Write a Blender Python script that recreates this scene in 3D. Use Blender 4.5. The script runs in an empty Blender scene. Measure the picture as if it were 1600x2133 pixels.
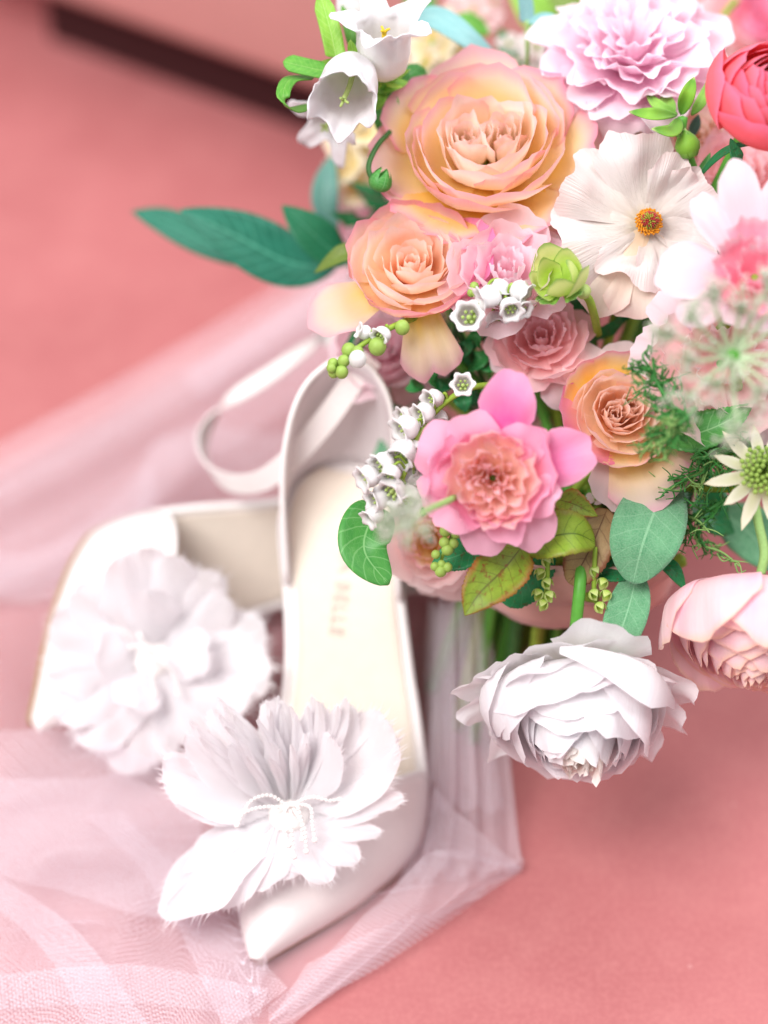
import bpy, math, random
import numpy as np
from mathutils import Vector, Matrix

random.seed(7)
rng = np.random.default_rng(7)
scene = bpy.context.scene
COL = scene.collection
PI = math.pi

# ------------------------------------------------------------------ camera
CAM_H, PITCH, LENS = 0.743, 48.0, 70.0
TH = 18.0 / LENS                                   # tangent of half the vertical field of view
cam_data = bpy.data.cameras.new('camera')
cam = bpy.data.objects.new('camera', cam_data)
COL.objects.link(cam)
cam.location = (0, 0, CAM_H)
cam.rotation_euler = (math.radians(90 - PITCH), 0, 0)
cam_data.sensor_fit = 'VERTICAL'
cam_data.sensor_height = 36.0
cam_data.sensor_width = 27.0
cam_data.lens = LENS
cam_data.clip_start = 0.02
cam_data.clip_end = 100
cam_data.dof.use_dof = True
cam_data.dof.focus_distance = 0.785
cam_data.dof.aperture_fstop = 2.1
cam_data.dof.aperture_blades = 9
scene.camera = cam

# ------------------------------------------------------------------ light
world = bpy.data.worlds.new('World')
scene.world = world
world.use_nodes = True
bg = world.node_tree.nodes['Background']
bg.inputs[0].default_value = (0.93, 0.95, 1.0, 1)
bg.inputs[1].default_value = 0.55

def area(name, loc, target, size, power, col):
    d = bpy.data.lights.new(name, 'AREA')
    d.shape = 'RECTANGLE'; d.size = size[0]; d.size_y = size[1]
    d.energy = power; d.color = col
    o = bpy.data.objects.new(name, d); COL.objects.link(o)
    o.location = loc
    o.rotation_euler = (Vector(target) - Vector(loc)).to_track_quat('-Z', 'Y').to_euler()
    return o
area('window_light', (-1.2, -0.25, 2.6), (0.0, 0.62, 0.1), (1.6, 1.6), 108.0, (1.0, 0.985, 0.965))
area('fill_lamp', (0.95, 1.0, 1.8), (0.0, 0.62, 0.1), (1.4, 1.4), 35.0, (0.97, 0.98, 1.0))  # unseen fill lamp, added to lighten the side away from the key
vs = scene.view_settings
vs.view_transform = 'Standard'; vs.look = 'None'; vs.gamma = 1; vs.use_curve_mapping = False
vs.exposure = 0.06
scene.cycles.transparent_max_bounces = 24
scene.cycles.max_bounces = 10
scene.cycles.diffuse_bounces = 5
scene.cycles.transmission_bounces = 6

# ------------------------------------------------------------------ helpers
CM = np.array(Matrix.Translation((0, 0, CAM_H)) @ Matrix.Rotation(math.radians(90 - PITCH), 4, 'X'))
CP = np.array([0, 0, CAM_H])

def at(x, y, d):
    """photo point -> world point at depth d (metres along the view axis)"""
    k = TH * d / 1066.5
    return CM[:3, :3] @ np.array([(x - 800) * k, -(y - 1066.5) * k, -d]) + CP

def ground(x, y, z=0.0):
    p = at(x, y, 1.0) - CP
    return CP + p * ((z - CAM_H) / p[2])

def depth_of(p):
    return float(-(CM[:3, :3].T @ (np.array(p) - CP))[2])

def dirw(dx, dy, dz):
    v = CM[:3, :3] @ np.array([dx, dy, dz], float)
    return v / np.linalg.norm(v)

def mpx(d):
    return TH * d / 1066.5

def unit(v):
    v = np.array(v, float)
    return v / (np.linalg.norm(v) + 1e-12)

def frame(P, A, roll=0.0):
    """4x4 with z along A, x roughly the camera's right"""
    z = unit(A)
    x = CM[:3, 0] - z * np.dot(CM[:3, 0], z)
    if np.linalg.norm(x) < 0.05:
        x = CM[:3, 1] - z * np.dot(CM[:3, 1], z)
    x = unit(x); y = np.cross(z, x)
    c, s = math.cos(roll), math.sin(roll)
    M = np.eye(4); M[:3, 0] = x * c + y * s; M[:3, 1] = y * c - x * s; M[:3, 2] = z; M[:3, 3] = P
    return M

def hexc(h):
    h = h.lstrip('#')
    out = []
    for i in (0, 2, 4):
        c = int(h[i:i + 2], 16) / 255
        out.append(c / 12.92 if c <= 0.04045 else ((c + 0.055) / 1.055) ** 2.4)
    return tuple(out) + (1.0,)

def thing(name, label, cat, M=None, group=None):
    o = bpy.data.objects.new(name, None)
    o.empty_display_size = 0.01
    COL.objects.link(o)
    if M is not None:
        o.matrix_world = Matrix(M.tolist())
    tag(o, label, cat, group)
    return o

def tag(o, label=None, cat=None, group=None, kind=None):
    if label: o['label'] = label
    if cat: o['category'] = cat
    if group: o['group'] = group
    if kind: o['kind'] = kind
    return o

def mesh(name, V, F, mat, parent=None, uv=None, smooth=True):
    me = bpy.data.meshes.new(name)
    V = np.asarray(V, float)
    me.from_pydata(V.tolist(), [], F if isinstance(F, list) else F.tolist())
    if uv is not None:
        lay = me.uv_layers.new(name='UVMap')
        idx = np.empty(len(me.loops), dtype=np.int32)
        me.loops.foreach_get('vertex_index', idx)
        lay.data.foreach_set('uv', np.asarray(uv, np.float32)[idx].ravel())
    me.polygons.foreach_set('use_smooth', [smooth] * len(me.polygons))
    mats = mat if isinstance(mat, (list, tuple)) else [mat]
    for m in mats:
        me.materials.append(m)
    o = bpy.data.objects.new(name, me)
    COL.objects.link(o)
    if parent is not None:
        o.parent = parent
    return o

def grid_faces(nv, nu, closed=False, off=0):
    F = []
    for j in range(nv - 1):
        for i in range(nu if closed else nu - 1):
            k = (i + 1) % nu
            F.append((off + j * nu + i, off + j * nu + k, off + (j + 1) * nu + k, off + (j + 1) * nu + i))
    return F

class Acc:
    """collects several pieces of one part"""
    def __init__(s): s.V = []; s.F = []; s.U = []; s.n = 0
    def add(s, V, F, U=None):
        V = np.asarray(V, float)
        s.V.append(V); s.F += [tuple(i + s.n for i in f) for f in F]
        s.U.append(np.zeros((len(V), 2)) if U is None else np.asarray(U)); s.n += len(V)
    def build(s, name, mat, parent=None, origin=None, smooth=True):
        V = np.concatenate(s.V)
        if origin is not None: V = V - np.asarray(origin)
        return mesh(name, V, s.F, mat, parent, np.concatenate(s.U), smooth)

def catmull(P, n):
    P = np.asarray(P, float)
    if len(P) == 2:
        t = np.linspace(0, 1, n)[:, None]
        return P[0] * (1 - t) + P[1] * t
    Q = np.vstack([2 * P[0] - P[1], P, 2 * P[-1] - P[-2]])
    t = np.linspace(0, len(P) - 1, n)
    i = np.minimum(t.astype(int), len(P) - 2)
    f = (t - i)[:, None]
    a, b, c, d = Q[i], Q[i + 1], Q[i + 2], Q[i + 3]
    return 0.5 * ((2 * b) + (c - a) * f + (2 * a - 5 * b + 4 * c - d) * f ** 2 + (3 * b - a - 3 * c + d) * f ** 3)

def tube_geo(P, R, n=16, sides=7, cap=True):
    P = catmull(P, n)
    R = np.interp(np.linspace(0, 1, n), np.linspace(0, 1, len(np.atleast_1d(R))), np.atleast_1d(R)) if np.ndim(R) else np.full(n, R)
    T = np.gradient(P, axis=0)
    T /= np.linalg.norm(T, axis=1)[:, None] + 1e-12
    up = np.array([0.3, 0.2, 1.0]); N = np.zeros_like(P)
    cur = up - T[0] * np.dot(up, T[0]); cur = unit(cur)
    for i in range(n):
        cur = unit(cur - T[i] * np.dot(cur, T[i])); N[i] = cur
    B = np.cross(T, N)
    a = np.linspace(0, 2 * PI, sides, endpoint=False)
    V = (P[:, None] + R[:, None, None] * (np.cos(a)[None, :, None] * N[:, None] + np.sin(a)[None, :, None] * B[:, None])).reshape(-1, 3)
    F = grid_faces(n, sides, True)
    U = np.stack(np.meshgrid(a / (2 * PI), np.linspace(0, 1, n)), -1).reshape(-1, 2)
    if cap:
        V = np.vstack([V, P[0] - T[0] * R[0] * .4, P[-1] + T[-1] * R[-1] * .4]); k = n * sides
        U = np.vstack([U, [0, 0], [0, 1]])
        F += [(k, (i + 1) % sides, i) for i in range(sides)]
        F += [(k + 1, (n - 1) * sides + i, (n - 1) * sides + (i + 1) % sides) for i in range(sides)]
    return V, F, U

def lathe_geo(prof, sides=14, scallop=0.0, lobes=6, z_scallop=0.0):
    """prof: (r,z) list; lobes shape the last rings"""
    prof = np.asarray(prof, float); n = len(prof)
    a = np.linspace(0, 2 * PI, sides, endpoint=False)
    t = np.linspace(0, 1, n)
    r = prof[:, 0][:, None] * (1 + scallop * np.cos(lobes * a)[None] * (t ** 4)[:, None])
    z = prof[:, 1][:, None] + z_scallop * np.cos(lobes * a)[None] * (t ** 4)[:, None]
    V = np.stack([r * np.cos(a), r * np.sin(a), z], -1).reshape(-1, 3)
    U = np.stack(np.meshgrid(a / (2 * PI), t), -1).reshape(-1, 2)
    return V, grid_faces(n, sides, True), U

def ball_geo(c, r, n=8, m=6, squash=(1, 1, 1)):
    th = np.linspace(0.02, PI - 0.02, m); ph = np.linspace(0, 2 * PI, n, endpoint=False)
    V = np.stack([np.sin(th)[:, None] * np.cos(ph), np.sin(th)[:, None] * np.sin(ph), np.repeat(np.cos(th)[:, None], n, 1)], -1).reshape(-1, 3)
    U = np.stack(np.meshgrid(ph / (2 * PI), np.linspace(0, 1, m)), -1).reshape(-1, 2)
    return V * r * np.array(squash) + np.asarray(c), grid_faces(m, n, True), U

def xf(V, M):
    V = np.asarray(V)
    return V @ M[:3, :3].T + M[:3, 3]

# ------------------------------------------------------------------ materials
class NT:
    def __init__(s, name):
        s.m = bpy.data.materials.new(name); s.m.use_nodes = True
        s.t = s.m.node_tree; s.n = s.t.nodes; s.out = s.n['Material Output']; s.p = s.n['Principled BSDF']
    def add(s, typ, **kw):
        x = s.n.new(typ)
        for k, v in kw.items(): setattr(x, k, v)
        return x
    def link(s, a, b): s.t.links.new(a, b)
    def math(s, op, a, b=None, clamp=False):
        x = s.add('ShaderNodeMath', operation=op, use_clamp=clamp)
        for i, v in enumerate((a, b)):
            if v is None: continue
            if isinstance(v, (int, float)): x.inputs[i].default_value = v
            else: s.link(v, x.inputs[i])
        return x.outputs[0]
    def ramp(s, fac, stops):
        x = s.add('ShaderNodeValToRGB'); e = x.color_ramp.elements
        while len(e) < len(stops): e.new(0.5)
        for k, (p, c) in zip(e, stops):
            k.position = p; k.color = hexc(c) if isinstance(c, str) else c
        s.link(fac, x.inputs[0]); return x.outputs[0]
    def mix(s, fac, a, b, typ='MIX'):
        x = s.add('ShaderNodeMix', data_type='RGBA', blend_type=typ)
        for i, v in ((0, fac), (6, a), (7, b)):
            if isinstance(v, (int, float)): x.inputs[i].default_value = v
            elif isinstance(v, tuple): x.inputs[i].default_value = v
            elif isinstance(v, str): x.inputs[i].default_value = hexc(v)
            else: s.link(v, x.inputs[i])
        return x.outputs[2]
    def noise(s, scale, detail=3, vec=None, rough=0.5):
        x = s.add('ShaderNodeTexNoise'); x.inputs['Scale'].default_value = scale; x.inputs['Detail'].default_value = detail
        x.inputs['Roughness'].default_value = rough
        if vec is not None: s.link(vec, x.inputs['Vector'])
        return x.outputs['Fac']
    def mapping(s, vec, scale):
        x = s.add('ShaderNodeMapping'); x.inputs['Scale'].default_value = scale; s.link(vec, x.inputs['Vector']); return x.outputs[0]
    def bump(s, h, strength, dist=0.001):
        x = s.add('ShaderNodeBump'); x.inputs['Strength'].default_value = strength; x.inputs['Distance'].default_value = dist
        s.link(h, x.inputs['Height']); return x.outputs[0]
    def translucent(s, fac, color):
        tr = s.add('ShaderNodeBsdfTranslucent')
        if isinstance(color, (str, tuple)): tr.inputs[0].default_value = hexc(color) if isinstance(color, str) else color
        else: s.link(color, tr.inputs[0])
        mx = s.add('ShaderNodeMixShader'); mx.inputs[0].default_value = fac
        s.link(s.p.outputs[0], mx.inputs[1]); s.link(tr.outputs[0], mx.inputs[2]); s.link(mx.outputs[0], s.out.inputs[0])
        return mx

def plain(name, col, rough=0.6, noise=0.0, nscale=60, bump=0.0, spec=0.4, trans=0.0, col2=None, sheen=0.0):
    k = NT(name); k.p.inputs['Roughness'].default_value = rough
    k.p.inputs['Specular IOR Level'].default_value = spec
    k.p.inputs['Sheen Weight'].default_value = sheen
    tc = k.add('ShaderNodeTexCoord').outputs['Object']
    c = hexc(col)
    nf = k.noise(nscale, 4, tc)
    lo = hexc(col2) if col2 else tuple(x * (1 - noise) for x in c[:3]) + (1,)
    col_out = k.ramp(nf, [(0.3, lo), (0.7, c)])
    k.link(col_out, k.p.inputs['Base Color'])
    if bump:
        k.link(k.bump(nf, bump), k.p.inputs['Normal'])
    if trans: k.translucent(trans, col_out)
    return k.m

def petal_mat(name, stops, edge=None, edge_w=0.25, streak=0.06, trans=0.32, rough=0.5, vary=0.06, blotch=None, spec=0.25, veins=0.35):
    """colour runs from the petal's base (uv v=0) to its tip, with a rim colour along its margin"""
    k = NT(name)
    uv = k.add('ShaderNodeUVMap').outputs[0]
    sep = k.add('ShaderNodeSeparateXYZ'); k.link(uv, sep.inputs[0])
    u, v = sep.outputs[0], sep.outputs[1]
    info = k.add('ShaderNodeObjectInfo')
    n = k.noise(3.2, 3, uv)
    vj = k.math('ADD', v, k.math('MULTIPLY', k.math('SUBTRACT', n, 0.5), 0.25))
    c = k.ramp(vj, stops)
    au = k.math('ABSOLUTE', k.math('SUBTRACT', k.math('MULTIPLY', u, 2), 1))
    e = k.math('MAXIMUM', k.math('MULTIPLY', au, k.math('MULTIPLY', v, 1.08)), v)
    if edge:
        er = k.add('ShaderNodeMapRange'); er.interpolation_type = 'SMOOTHSTEP'
        er.inputs[1].default_value = 1 - edge_w; er.inputs[2].default_value = 1.03
        k.link(k.math('ADD', e, k.math('MULTIPLY', k.math('SUBTRACT', n, 0.5), edge_w * 0.6)), er.inputs[0])
        c = k.mix(er.outputs[0], c, edge)
    if blotch:
        b = k.noise(2.0, 2, k.mapping(uv, (1.3, 1.0, 1)))
        bl = k.math('MULTIPLY', k.math('SUBTRACT', b, 0.42, True), 3.0, True)
        c = k.mix(k.math('MULTIPLY', bl, 0.7), c, blotch)
    st = k.noise(1.0, 4, k.mapping(uv, (46, 2.2, 1)), 0.6)
    c = k.mix(k.math('MULTIPLY', k.math('SUBTRACT', st, 0.35, True), streak * 4, True), c, k.mix(1.0, c, (0.86, 0.80, 0.80, 1), 'MULTIPLY'))
    hs = k.add('ShaderNodeHueSaturation')
    k.link(k.math('ADD', 1 - vary, k.math('MULTIPLY', info.outputs['Random'], vary * 2)), hs.inputs['Saturation'])
    hs.inputs['Value'].default_value = 1.0
    k.link(c, hs.inputs['Color'])
    c = hs.outputs[0]
    k.link(c, k.p.inputs['Base Color'])
    k.p.inputs['Roughness'].default_value = rough
    k.p.inputs['Specular IOR Level'].default_value = spec
    k.p.inputs['Sheen Weight'].default_value = 0.12
    k.link(k.bump(st, veins, 0.0006), k.p.inputs['Normal'])
    if trans: k.translucent(trans, c)
    return k.m

def leaf_mat(name, c1, c2, vein, edge=None, trans=0.2, rough=0.45, side=9.0, fuzz=0.0, spot=None, spec=0.4, vw=0.05):
    k = NT(name)
    uv = k.add('ShaderNodeUVMap').outputs[0]
    sep = k.add('ShaderNodeSeparateXYZ'); k.link(uv, sep.inputs[0])
    u, v = sep.outputs[0], sep.outputs[1]
    au = k.math('ABSOLUTE', k.math('SUBTRACT', k.math('MULTIPLY', u, 2), 1))
    n = k.noise(5, 4, uv)
    info = k.add('ShaderNodeObjectInfo').outputs['Random']
    c = k.mix(k.math('MULTIPLY', k.math('SUBTRACT', n, 0.3, True), 2.2, True), c1, c2)
    # side veins run forward from the midrib
    ph = k.math('FRACT', k.math('ADD', k.math('MULTIPLY', k.math('SUBTRACT', v, k.math('MULTIPLY', au, 0.16)), side), k.math('MULTIPLY', n, 0.3)))
    sv = k.math('LESS_THAN', k.math('ABSOLUTE', k.math('SUBTRACT', ph, 0.5)), vw)
    mid = k.math('LESS_THAN', au, 0.035)
    fine = k.add('ShaderNodeTexVoronoi'); fine.feature = 'DISTANCE_TO_EDGE'; fine.inputs['Scale'].default_value = 15
    k.link(uv, fine.inputs['Vector'])
    fv = k.math('LESS_THAN', fine.outputs['Distance'], 0.035)
    vv = k.math('MAXIMUM', k.math('MAXIMUM', k.math('MULTIPLY', sv, 0.55), mid), k.math('MULTIPLY', fv, 0.22))
    c = k.mix(k.math('MULTIPLY', vv, 0.75), c, vein)
    if edge:
        er = k.add('ShaderNodeMapRange'); er.inputs[1].default_value = 0.62; er.inputs[2].default_value = 1.05
        k.link(k.math('ADD', au, k.math('MULTIPLY', k.math('SUBTRACT', n, 0.5), 0.9)), er.inputs[0])
        c = k.mix(er.outputs[0], c, edge)
    if spot:
        sn = k.noise(7, 3, k.mapping(uv, (1, 1.6, 1)))
        c = k.mix(k.math('MULTIPLY', k.math('SUBTRACT', sn, 0.56, True), 7, True), c, spot)
    h = vv
    if fuzz:
        tc = k.add('ShaderNodeTexCoord').outputs['Object']
        vo = k.add('ShaderNodeTexVoronoi'); vo.inputs['Scale'].default_value = 1500; k.link(tc, vo.inputs['Vector'])
        c = k.mix(k.math('MULTIPLY', k.math('SUBTRACT', 1.0, vo.outputs['Distance'], True), fuzz), c, '#a9cfae')
        h = k.math('SUBTRACT', k.math('MULTIPLY', vo.outputs['Distance'], -1.0), k.math('MULTIPLY', vv, 1.5))
    hs = k.add('ShaderNodeHueSaturation'); k.link(k.math('ADD', 0.9, k.math('MULTIPLY', info, 0.2)), hs.inputs['Value']); k.link(c, hs.inputs['Color'])
    c = hs.outputs[0]
    k.link(c, k.p.inputs['Base Color']); k.p.inputs['Roughness'].default_value = rough
    k.p.inputs['Specular IOR Level'].default_value = spec
    if fuzz: k.p.inputs['Sheen Weight'].default_value = 0.4
    k.link(k.bump(k.math('MULTIPLY', h, -1.0) if not fuzz else h, 0.5, 0.0006), k.p.inputs['Normal'])
    if trans: k.translucent(trans, c)
    return k.m

# ------------------------------------------------------------------ setting: pink tabletop and the pink bench behind it
k = NT('pink_paint')
tc = k.add('ShaderNodeTexCoord').outputs['Object']
n1 = k.noise(9, 4, tc); n2 = k.noise(420, 3, tc)
c = k.ramp(n1, [(0.3, '#a25d5e'), (0.7, '#ae6869')])
c = k.mix(k.math('MULTIPLY', k.math('SUBTRACT', n2, 0.4, True), 1.2, True), c, '#ba7674')
n3 = k.noise(48, 5, tc, .62)
c = k.mix(k.math('MULTIPLY', k.math('SUBTRACT', n3, 0.45, True), 0.9, True), c, '#bd7d7a')
n4 = k.noise(17, 3, tc)
c = k.mix(k.math('MULTIPLY', k.math('SUBTRACT', n4, 0.5, True), 0.9, True), c, '#9a5656')
vz = k.add('ShaderNodeTexVoronoi'); vz.inputs['Scale'].default_value = 34; k.link(tc, vz.inputs['Vector'])
c = k.mix(k.math('MULTIPLY', k.math('LESS_THAN', vz.outputs['Distance'], 0.05), 0.5), c, '#c08a88')
k.link(c, k.p.inputs['Base Color']); k.p.inputs['Roughness'].default_value = 0.62; k.p.inputs['Specular IOR Level'].default_value = 0.25
k.link(k.bump(n2, 0.12, 0.001), k.p.inputs['Normal'])
M_TABLE = k.m

V = [(-1.6, -0.5, -0.03), (1.6, -0.5, -0.03), (1.6, 2.6, -0.03), (-1.6, 2.6, -0.03),
     (-1.6, -0.5, 0), (1.6, -0.5, 0), (1.6, 2.6, 0), (-1.6, 2.6, 0)]
F = [(0, 3, 2, 1), (4, 5, 6, 7), (0, 1, 5, 4), (1, 2, 6, 5), (2, 3, 7, 6), (3, 0, 4, 7)]
tag(mesh('tabletop', V, F, M_TABLE, smooth=False), 'dusty pink painted surface under the veil and shoes', None, None, 'structure')

M_BENCH = plain('pale_pink_paint', '#c98f8a', .6, .05, 40, .03, .25)
M_GAP_SHADE = plain('painted_gap_shade', '#34090d', .9)  # near-black colour stands in for the shade under the bench
# a pink bench: rounded seat slab carried above the surface on feet, a dark gap below
def bench():
    a = ground(90, 2, 0.04); b = ground(660, 205, 0.04)
    d = unit((b - a) * np.array([1, 1, 0])); nrm = np.array([-d[1], d[0], 0])
    if nrm[1] < 0: nrm = -nrm
    M = np.eye(4); M[:3, 0] = d; M[:3, 1] = nrm; M[:3, 2] = (0, 0, 1); M[:3, 3] = (a[0], a[1], 0)
    t = thing('bench', 'pink painted bench with a rounded edge raised over a dark gap', 'bench', M)
    r = 0.014; prof = []
    z0, z1, dep = 0.04, 0.19, 0.5
    for q in np.linspace(0, PI / 2, 6): prof.append((r - r * math.sin(q), z0 + r - r * math.cos(q)))
    for q in np.linspace(0, PI / 2, 6): prof.append((r - r * math.cos(q), z1 - r + r * math.sin(q)))
    prof += [(dep, z1), (dep, z0)]
    xs = [-0.6, -0.3, 0.0, 0.3, 0.6, 0.9]
    V = []; n = len(prof)
    for x in xs: V += [(x, y, z) for y, z in prof]
    F = grid_faces(len(xs), n, True) + [tuple(range(n))[::-1], tuple(range((len(xs) - 1) * n, len(xs) * n))]
    o = mesh('seat_slab', V, F, M_BENCH, t)
    mesh('gap_shade_strip', [(x, y, z) for z in (.0, .0397) for x, y in ((-.011, .014), (.815, .014), (.815, .03), (-.011, .03))], [(0, 3, 2, 1), (4, 5, 6, 7), (0, 1, 5, 4), (1, 2, 6, 5), (2, 3, 7, 6), (3, 0, 4, 7)], M_GAP_SHADE, t, smooth=False)  # strip added behind the seat edge to paint the gap's shade dark
    for x0, x1 in ((-0.58, -0.012), (0.82, 0.88)):
        vv = [(x, y, z) for z in (0.0, 0.0397) for x, y in ((x0, 0.012), (x1, 0.03), (x1, 0.46), (x0, 0.46))]
        mesh('foot', vv, [(0, 3, 2, 1), (4, 5, 6, 7), (0, 1, 5, 4), (1, 2, 6, 5), (2, 3, 7, 6), (3, 0, 4, 7)], M_TABLE, t, smooth=False)
bench()

# ------------------------------------------------------------------ shoes
M_SATIN = plain('ivory_satin', '#e8dbd9', 0.42, 0.03, 500, 0.05, 0.35, sheen=0.25)
M_SATIN2 = plain('lining_satin', '#ded5d6', 0.6, 0.05, 300, 0.05, 0.2)
M_INSOLE = plain('beige_insole', '#e9dccd', 0.62, 0.05, 160, 0.06, 0.25)
M_SOLE = plain('tan_sole', '#a98e6a', 0.6, 0.15, 200)
M_RIM = plain('satin_binding', '#f2ecea', 0.45, 0.05, 900, 0.1, 0.35)
M_RIBBON = plain('ribbon_satin', '#f6efec', 0.35, 0.05, 700, 0.1, 0.5, sheen=0.2)
M_STITCH = plain('stitch_thread', '#d8c8bb', 0.7)
M_INK = plain('faded_print', '#d3c7bd', 0.7)
k = NT('white_feather')
uv = k.add('ShaderNodeUVMap').outputs[0]
sp = k.add('ShaderNodeSeparateXYZ'); k.link(uv, sp.inputs[0])
au = k.math('ABSOLUTE', k.math('SUBTRACT', sp.outputs[0], 0.5))
st = k.math('SINE', k.math('MULTIPLY', k.math('SUBTRACT', sp.outputs[1], k.math('MULTIPLY', au, 0.55)), 210.0))
k.p.inputs['Base Color'].default_value = hexc('#f9f5f7'); k.p.inputs['Roughness'].default_value = 0.75; k.p.inputs['Sheen Weight'].default_value = 0.3
k.link(k.bump(st, 0.35, 0.0004), k.p.inputs['Normal'])
k.translucent(0.5, '#f9f5f7'); M_FEATHER = k.m
M_PEARL = plain('pearl_bead', '#efe9e6', 0.16, 0.02, 200, 0, 0.7)
M_FROND = plain('pearl_thread', '#e6dedb', 0.4)

SL = 0.203
S_W = np.array([(0, .0016), (.03, .0062), (.08, .0135), (.16, .0245), (.26, .0335), (.34, .0378), (.42, .036), (.52, .0315), (.62, .0275), (.72, .0262), (.82, .0272), (.9, .0262), (.95, .0215), (.985, .0125), (1.0, .002)])
S_Z = np.array([(0, .0075), (.1, .0055), (.25, .005), (.36, .0065), (.45, .016), (.55, .034), (.65, .055), (.75, .073), (.84, .086), (.92, .0925), (1.0, .095)])
def hermite(tab, s):
    n = 200
    xs = np.linspace(0, 1, n); ys = np.interp(xs, tab[:, 0], tab[:, 1])
    kern = np.hanning(17); kern /= kern.sum()
    ys2 = np.convolve(np.pad(ys, 8, mode='edge'), kern, 'valid')
    w = np.clip(np.minimum(xs, 1 - xs) / 0.05, 0, 1)
    return np.interp(s, xs, ys * (1 - w) + ys2 * w)
def s_x(s): return 0.019 * np.sin(PI * np.clip(np.asarray(s, float) / 0.86, 0, 1)) ** 1.4
def s_w(s): return hermite(S_W, s)
def s_z(s): return hermite(S_Z, s)

def feather_geo(M, L, W, bend=0.3, side=0.0, seed=0, nb=26, ragged=0.05, cup=0.25, rows=6):
    """one feather as barbs set close together along a bent shaft; local x along the shaft, z out of the vane"""
    r = np.random.default_rng(seed); A = Acc()
    t = np.linspace(0, 1, 60)
    ang = bend * t * 1.6; sid = side * t
    dx = np.cos(ang) * np.cos(sid); dz = np.sin(ang); dy = np.sin(sid) * np.cos(ang)
    C = np.cumsum(np.stack([dx, dy, dz], 1), 0) * L / 60
    def c_at(v): return np.array([np.interp(v, t, C[:, i]) for i in range(3)])
    def d_at(v): return unit([np.interp(v, t, dx), np.interp(v, t, dy), np.interp(v, t, dz)])
    nv, nu = 24, 11
    slits = [r.uniform(.35, .95, 4), r.uniform(.35, .95, 4)]; deep = [np.zeros(4), np.zeros(4)]
    tt = np.linspace(0.02, 1, nv); uu = np.linspace(-1, 1, nu)
    ph = r.uniform(0, 6.28, 4)
    Vs, fr = [], []
    for v in tt:
        wv = W * max(math.sin(PI * min(1, v * .97 + .03) ** .85), 0) ** .55
        wv = max(wv, W * .05) * (1 + .05 * math.sin(9 * v + ph[0]))
        c, d = c_at(v), d_at(v)
        nrm = -unit(np.cross(d, [0, 1, 0])); sd = np.cross(nrm, d)
        row = []
        for u_ in uu:
            a_ = abs(u_); w2 = wv * (1 + .05 * math.sin(14 * v + ph[1] + 3 * (u_ > 0))) * (1 - sum(dp * math.exp(-((v - sv) / .016) ** 2) for sv, dp in zip(slits[int(u_ > 0)], deep[int(u_ > 0)])))
            fw = L * .11 * a_ ** 1.6 * (1 - v) ** .5
            row.append(c + sd * w2 * u_ + d * fw + nrm * (cup * wv * a_ ** 1.8 + .05 * W * math.sin(8 * v + 4 * u_ + ph[2])))
        Vs.append(row); fr.append((row[0], row[-1], d, sd, nrm, wv))
    A.add(np.array(Vs).reshape(-1, 3), grid_faces(nv, nu), np.stack([np.repeat(((uu + 1) / 2)[None], nv, 0), np.repeat(tt[:, None], nu, 1)], -1).reshape(-1, 2))
    # loose barbs along the rim
    for b in range(80):
        v = r.uniform(.12, .995); i_ = min(int((v - .02) / .98 * (nv - 1)), nv - 2); f_ = (v - tt[i_]) / (tt[1] - tt[0])
        sg = r.choice([0, 1]); P = np.array(fr[i_][sg]) * (1 - f_) + np.array(fr[i_ + 1][sg]) * f_
        d, sd, nrm, wv = fr[i_][2:]
        o = sd * (1 if sg else -1); ln = W * r.uniform(.22, .5)
        dr = unit(o * (.10 if v < .9 else .02) + d * 1.0 + nrm * r.normal(.1, .15)); st_ = P - o * wv * .12 - d * ln * .6
        m_ = st_ + dr * ln * .8; e_ = st_ + dr * ln * 1.5 + o * ln * r.normal(.1, .15)
        wd = np.cross(dr, nrm) * L * .0045
        A.add([st_ - wd, st_ + wd, m_ + wd * .8, m_ - wd * .8, e_], [(0, 1, 2, 3), (3, 2, 4)], [(.5, .5)] * 5)
    sh = tube_geo(C[::6], [L * 0.008, L * 0.002], 10, 4)
    A.add(*sh)
    return xf(np.concatenate(A.V), M), A.F, np.concatenate(A.U)

def feather(parent, O, az, el, L, W, twist=0.0, bend=0.2, side=0.0, seed=0, lift=0.0, **kw):
    """in the ornament's frame: azimuth az (degrees), elevation el"""
    a, e = math.radians(az), math.radians(el)
    x = np.array([math.cos(a) * math.cos(e), math.sin(a) * math.cos(e), math.sin(e)])
    z0 = np.array([-math.cos(a) * math.sin(e), -math.sin(a) * math.sin(e), math.cos(e)])
    y0 = np.cross(z0, x); c, s = math.cos(twist), math.sin(twist)
    M = np.eye(4); M[:3, 0] = x; M[:3, 1] = y0 * c + z0 * s; M[:3, 2] = z0 * c - y0 * s
    M[:3, 3] = np.array([math.cos(a) * .004, math.sin(a) * .004, lift])
    V, F, U = feather_geo(M, L, W, bend, side, seed, **kw)
    return mesh('feather', xf(V, O), F, M_FEATHER, parent, U)

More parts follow.
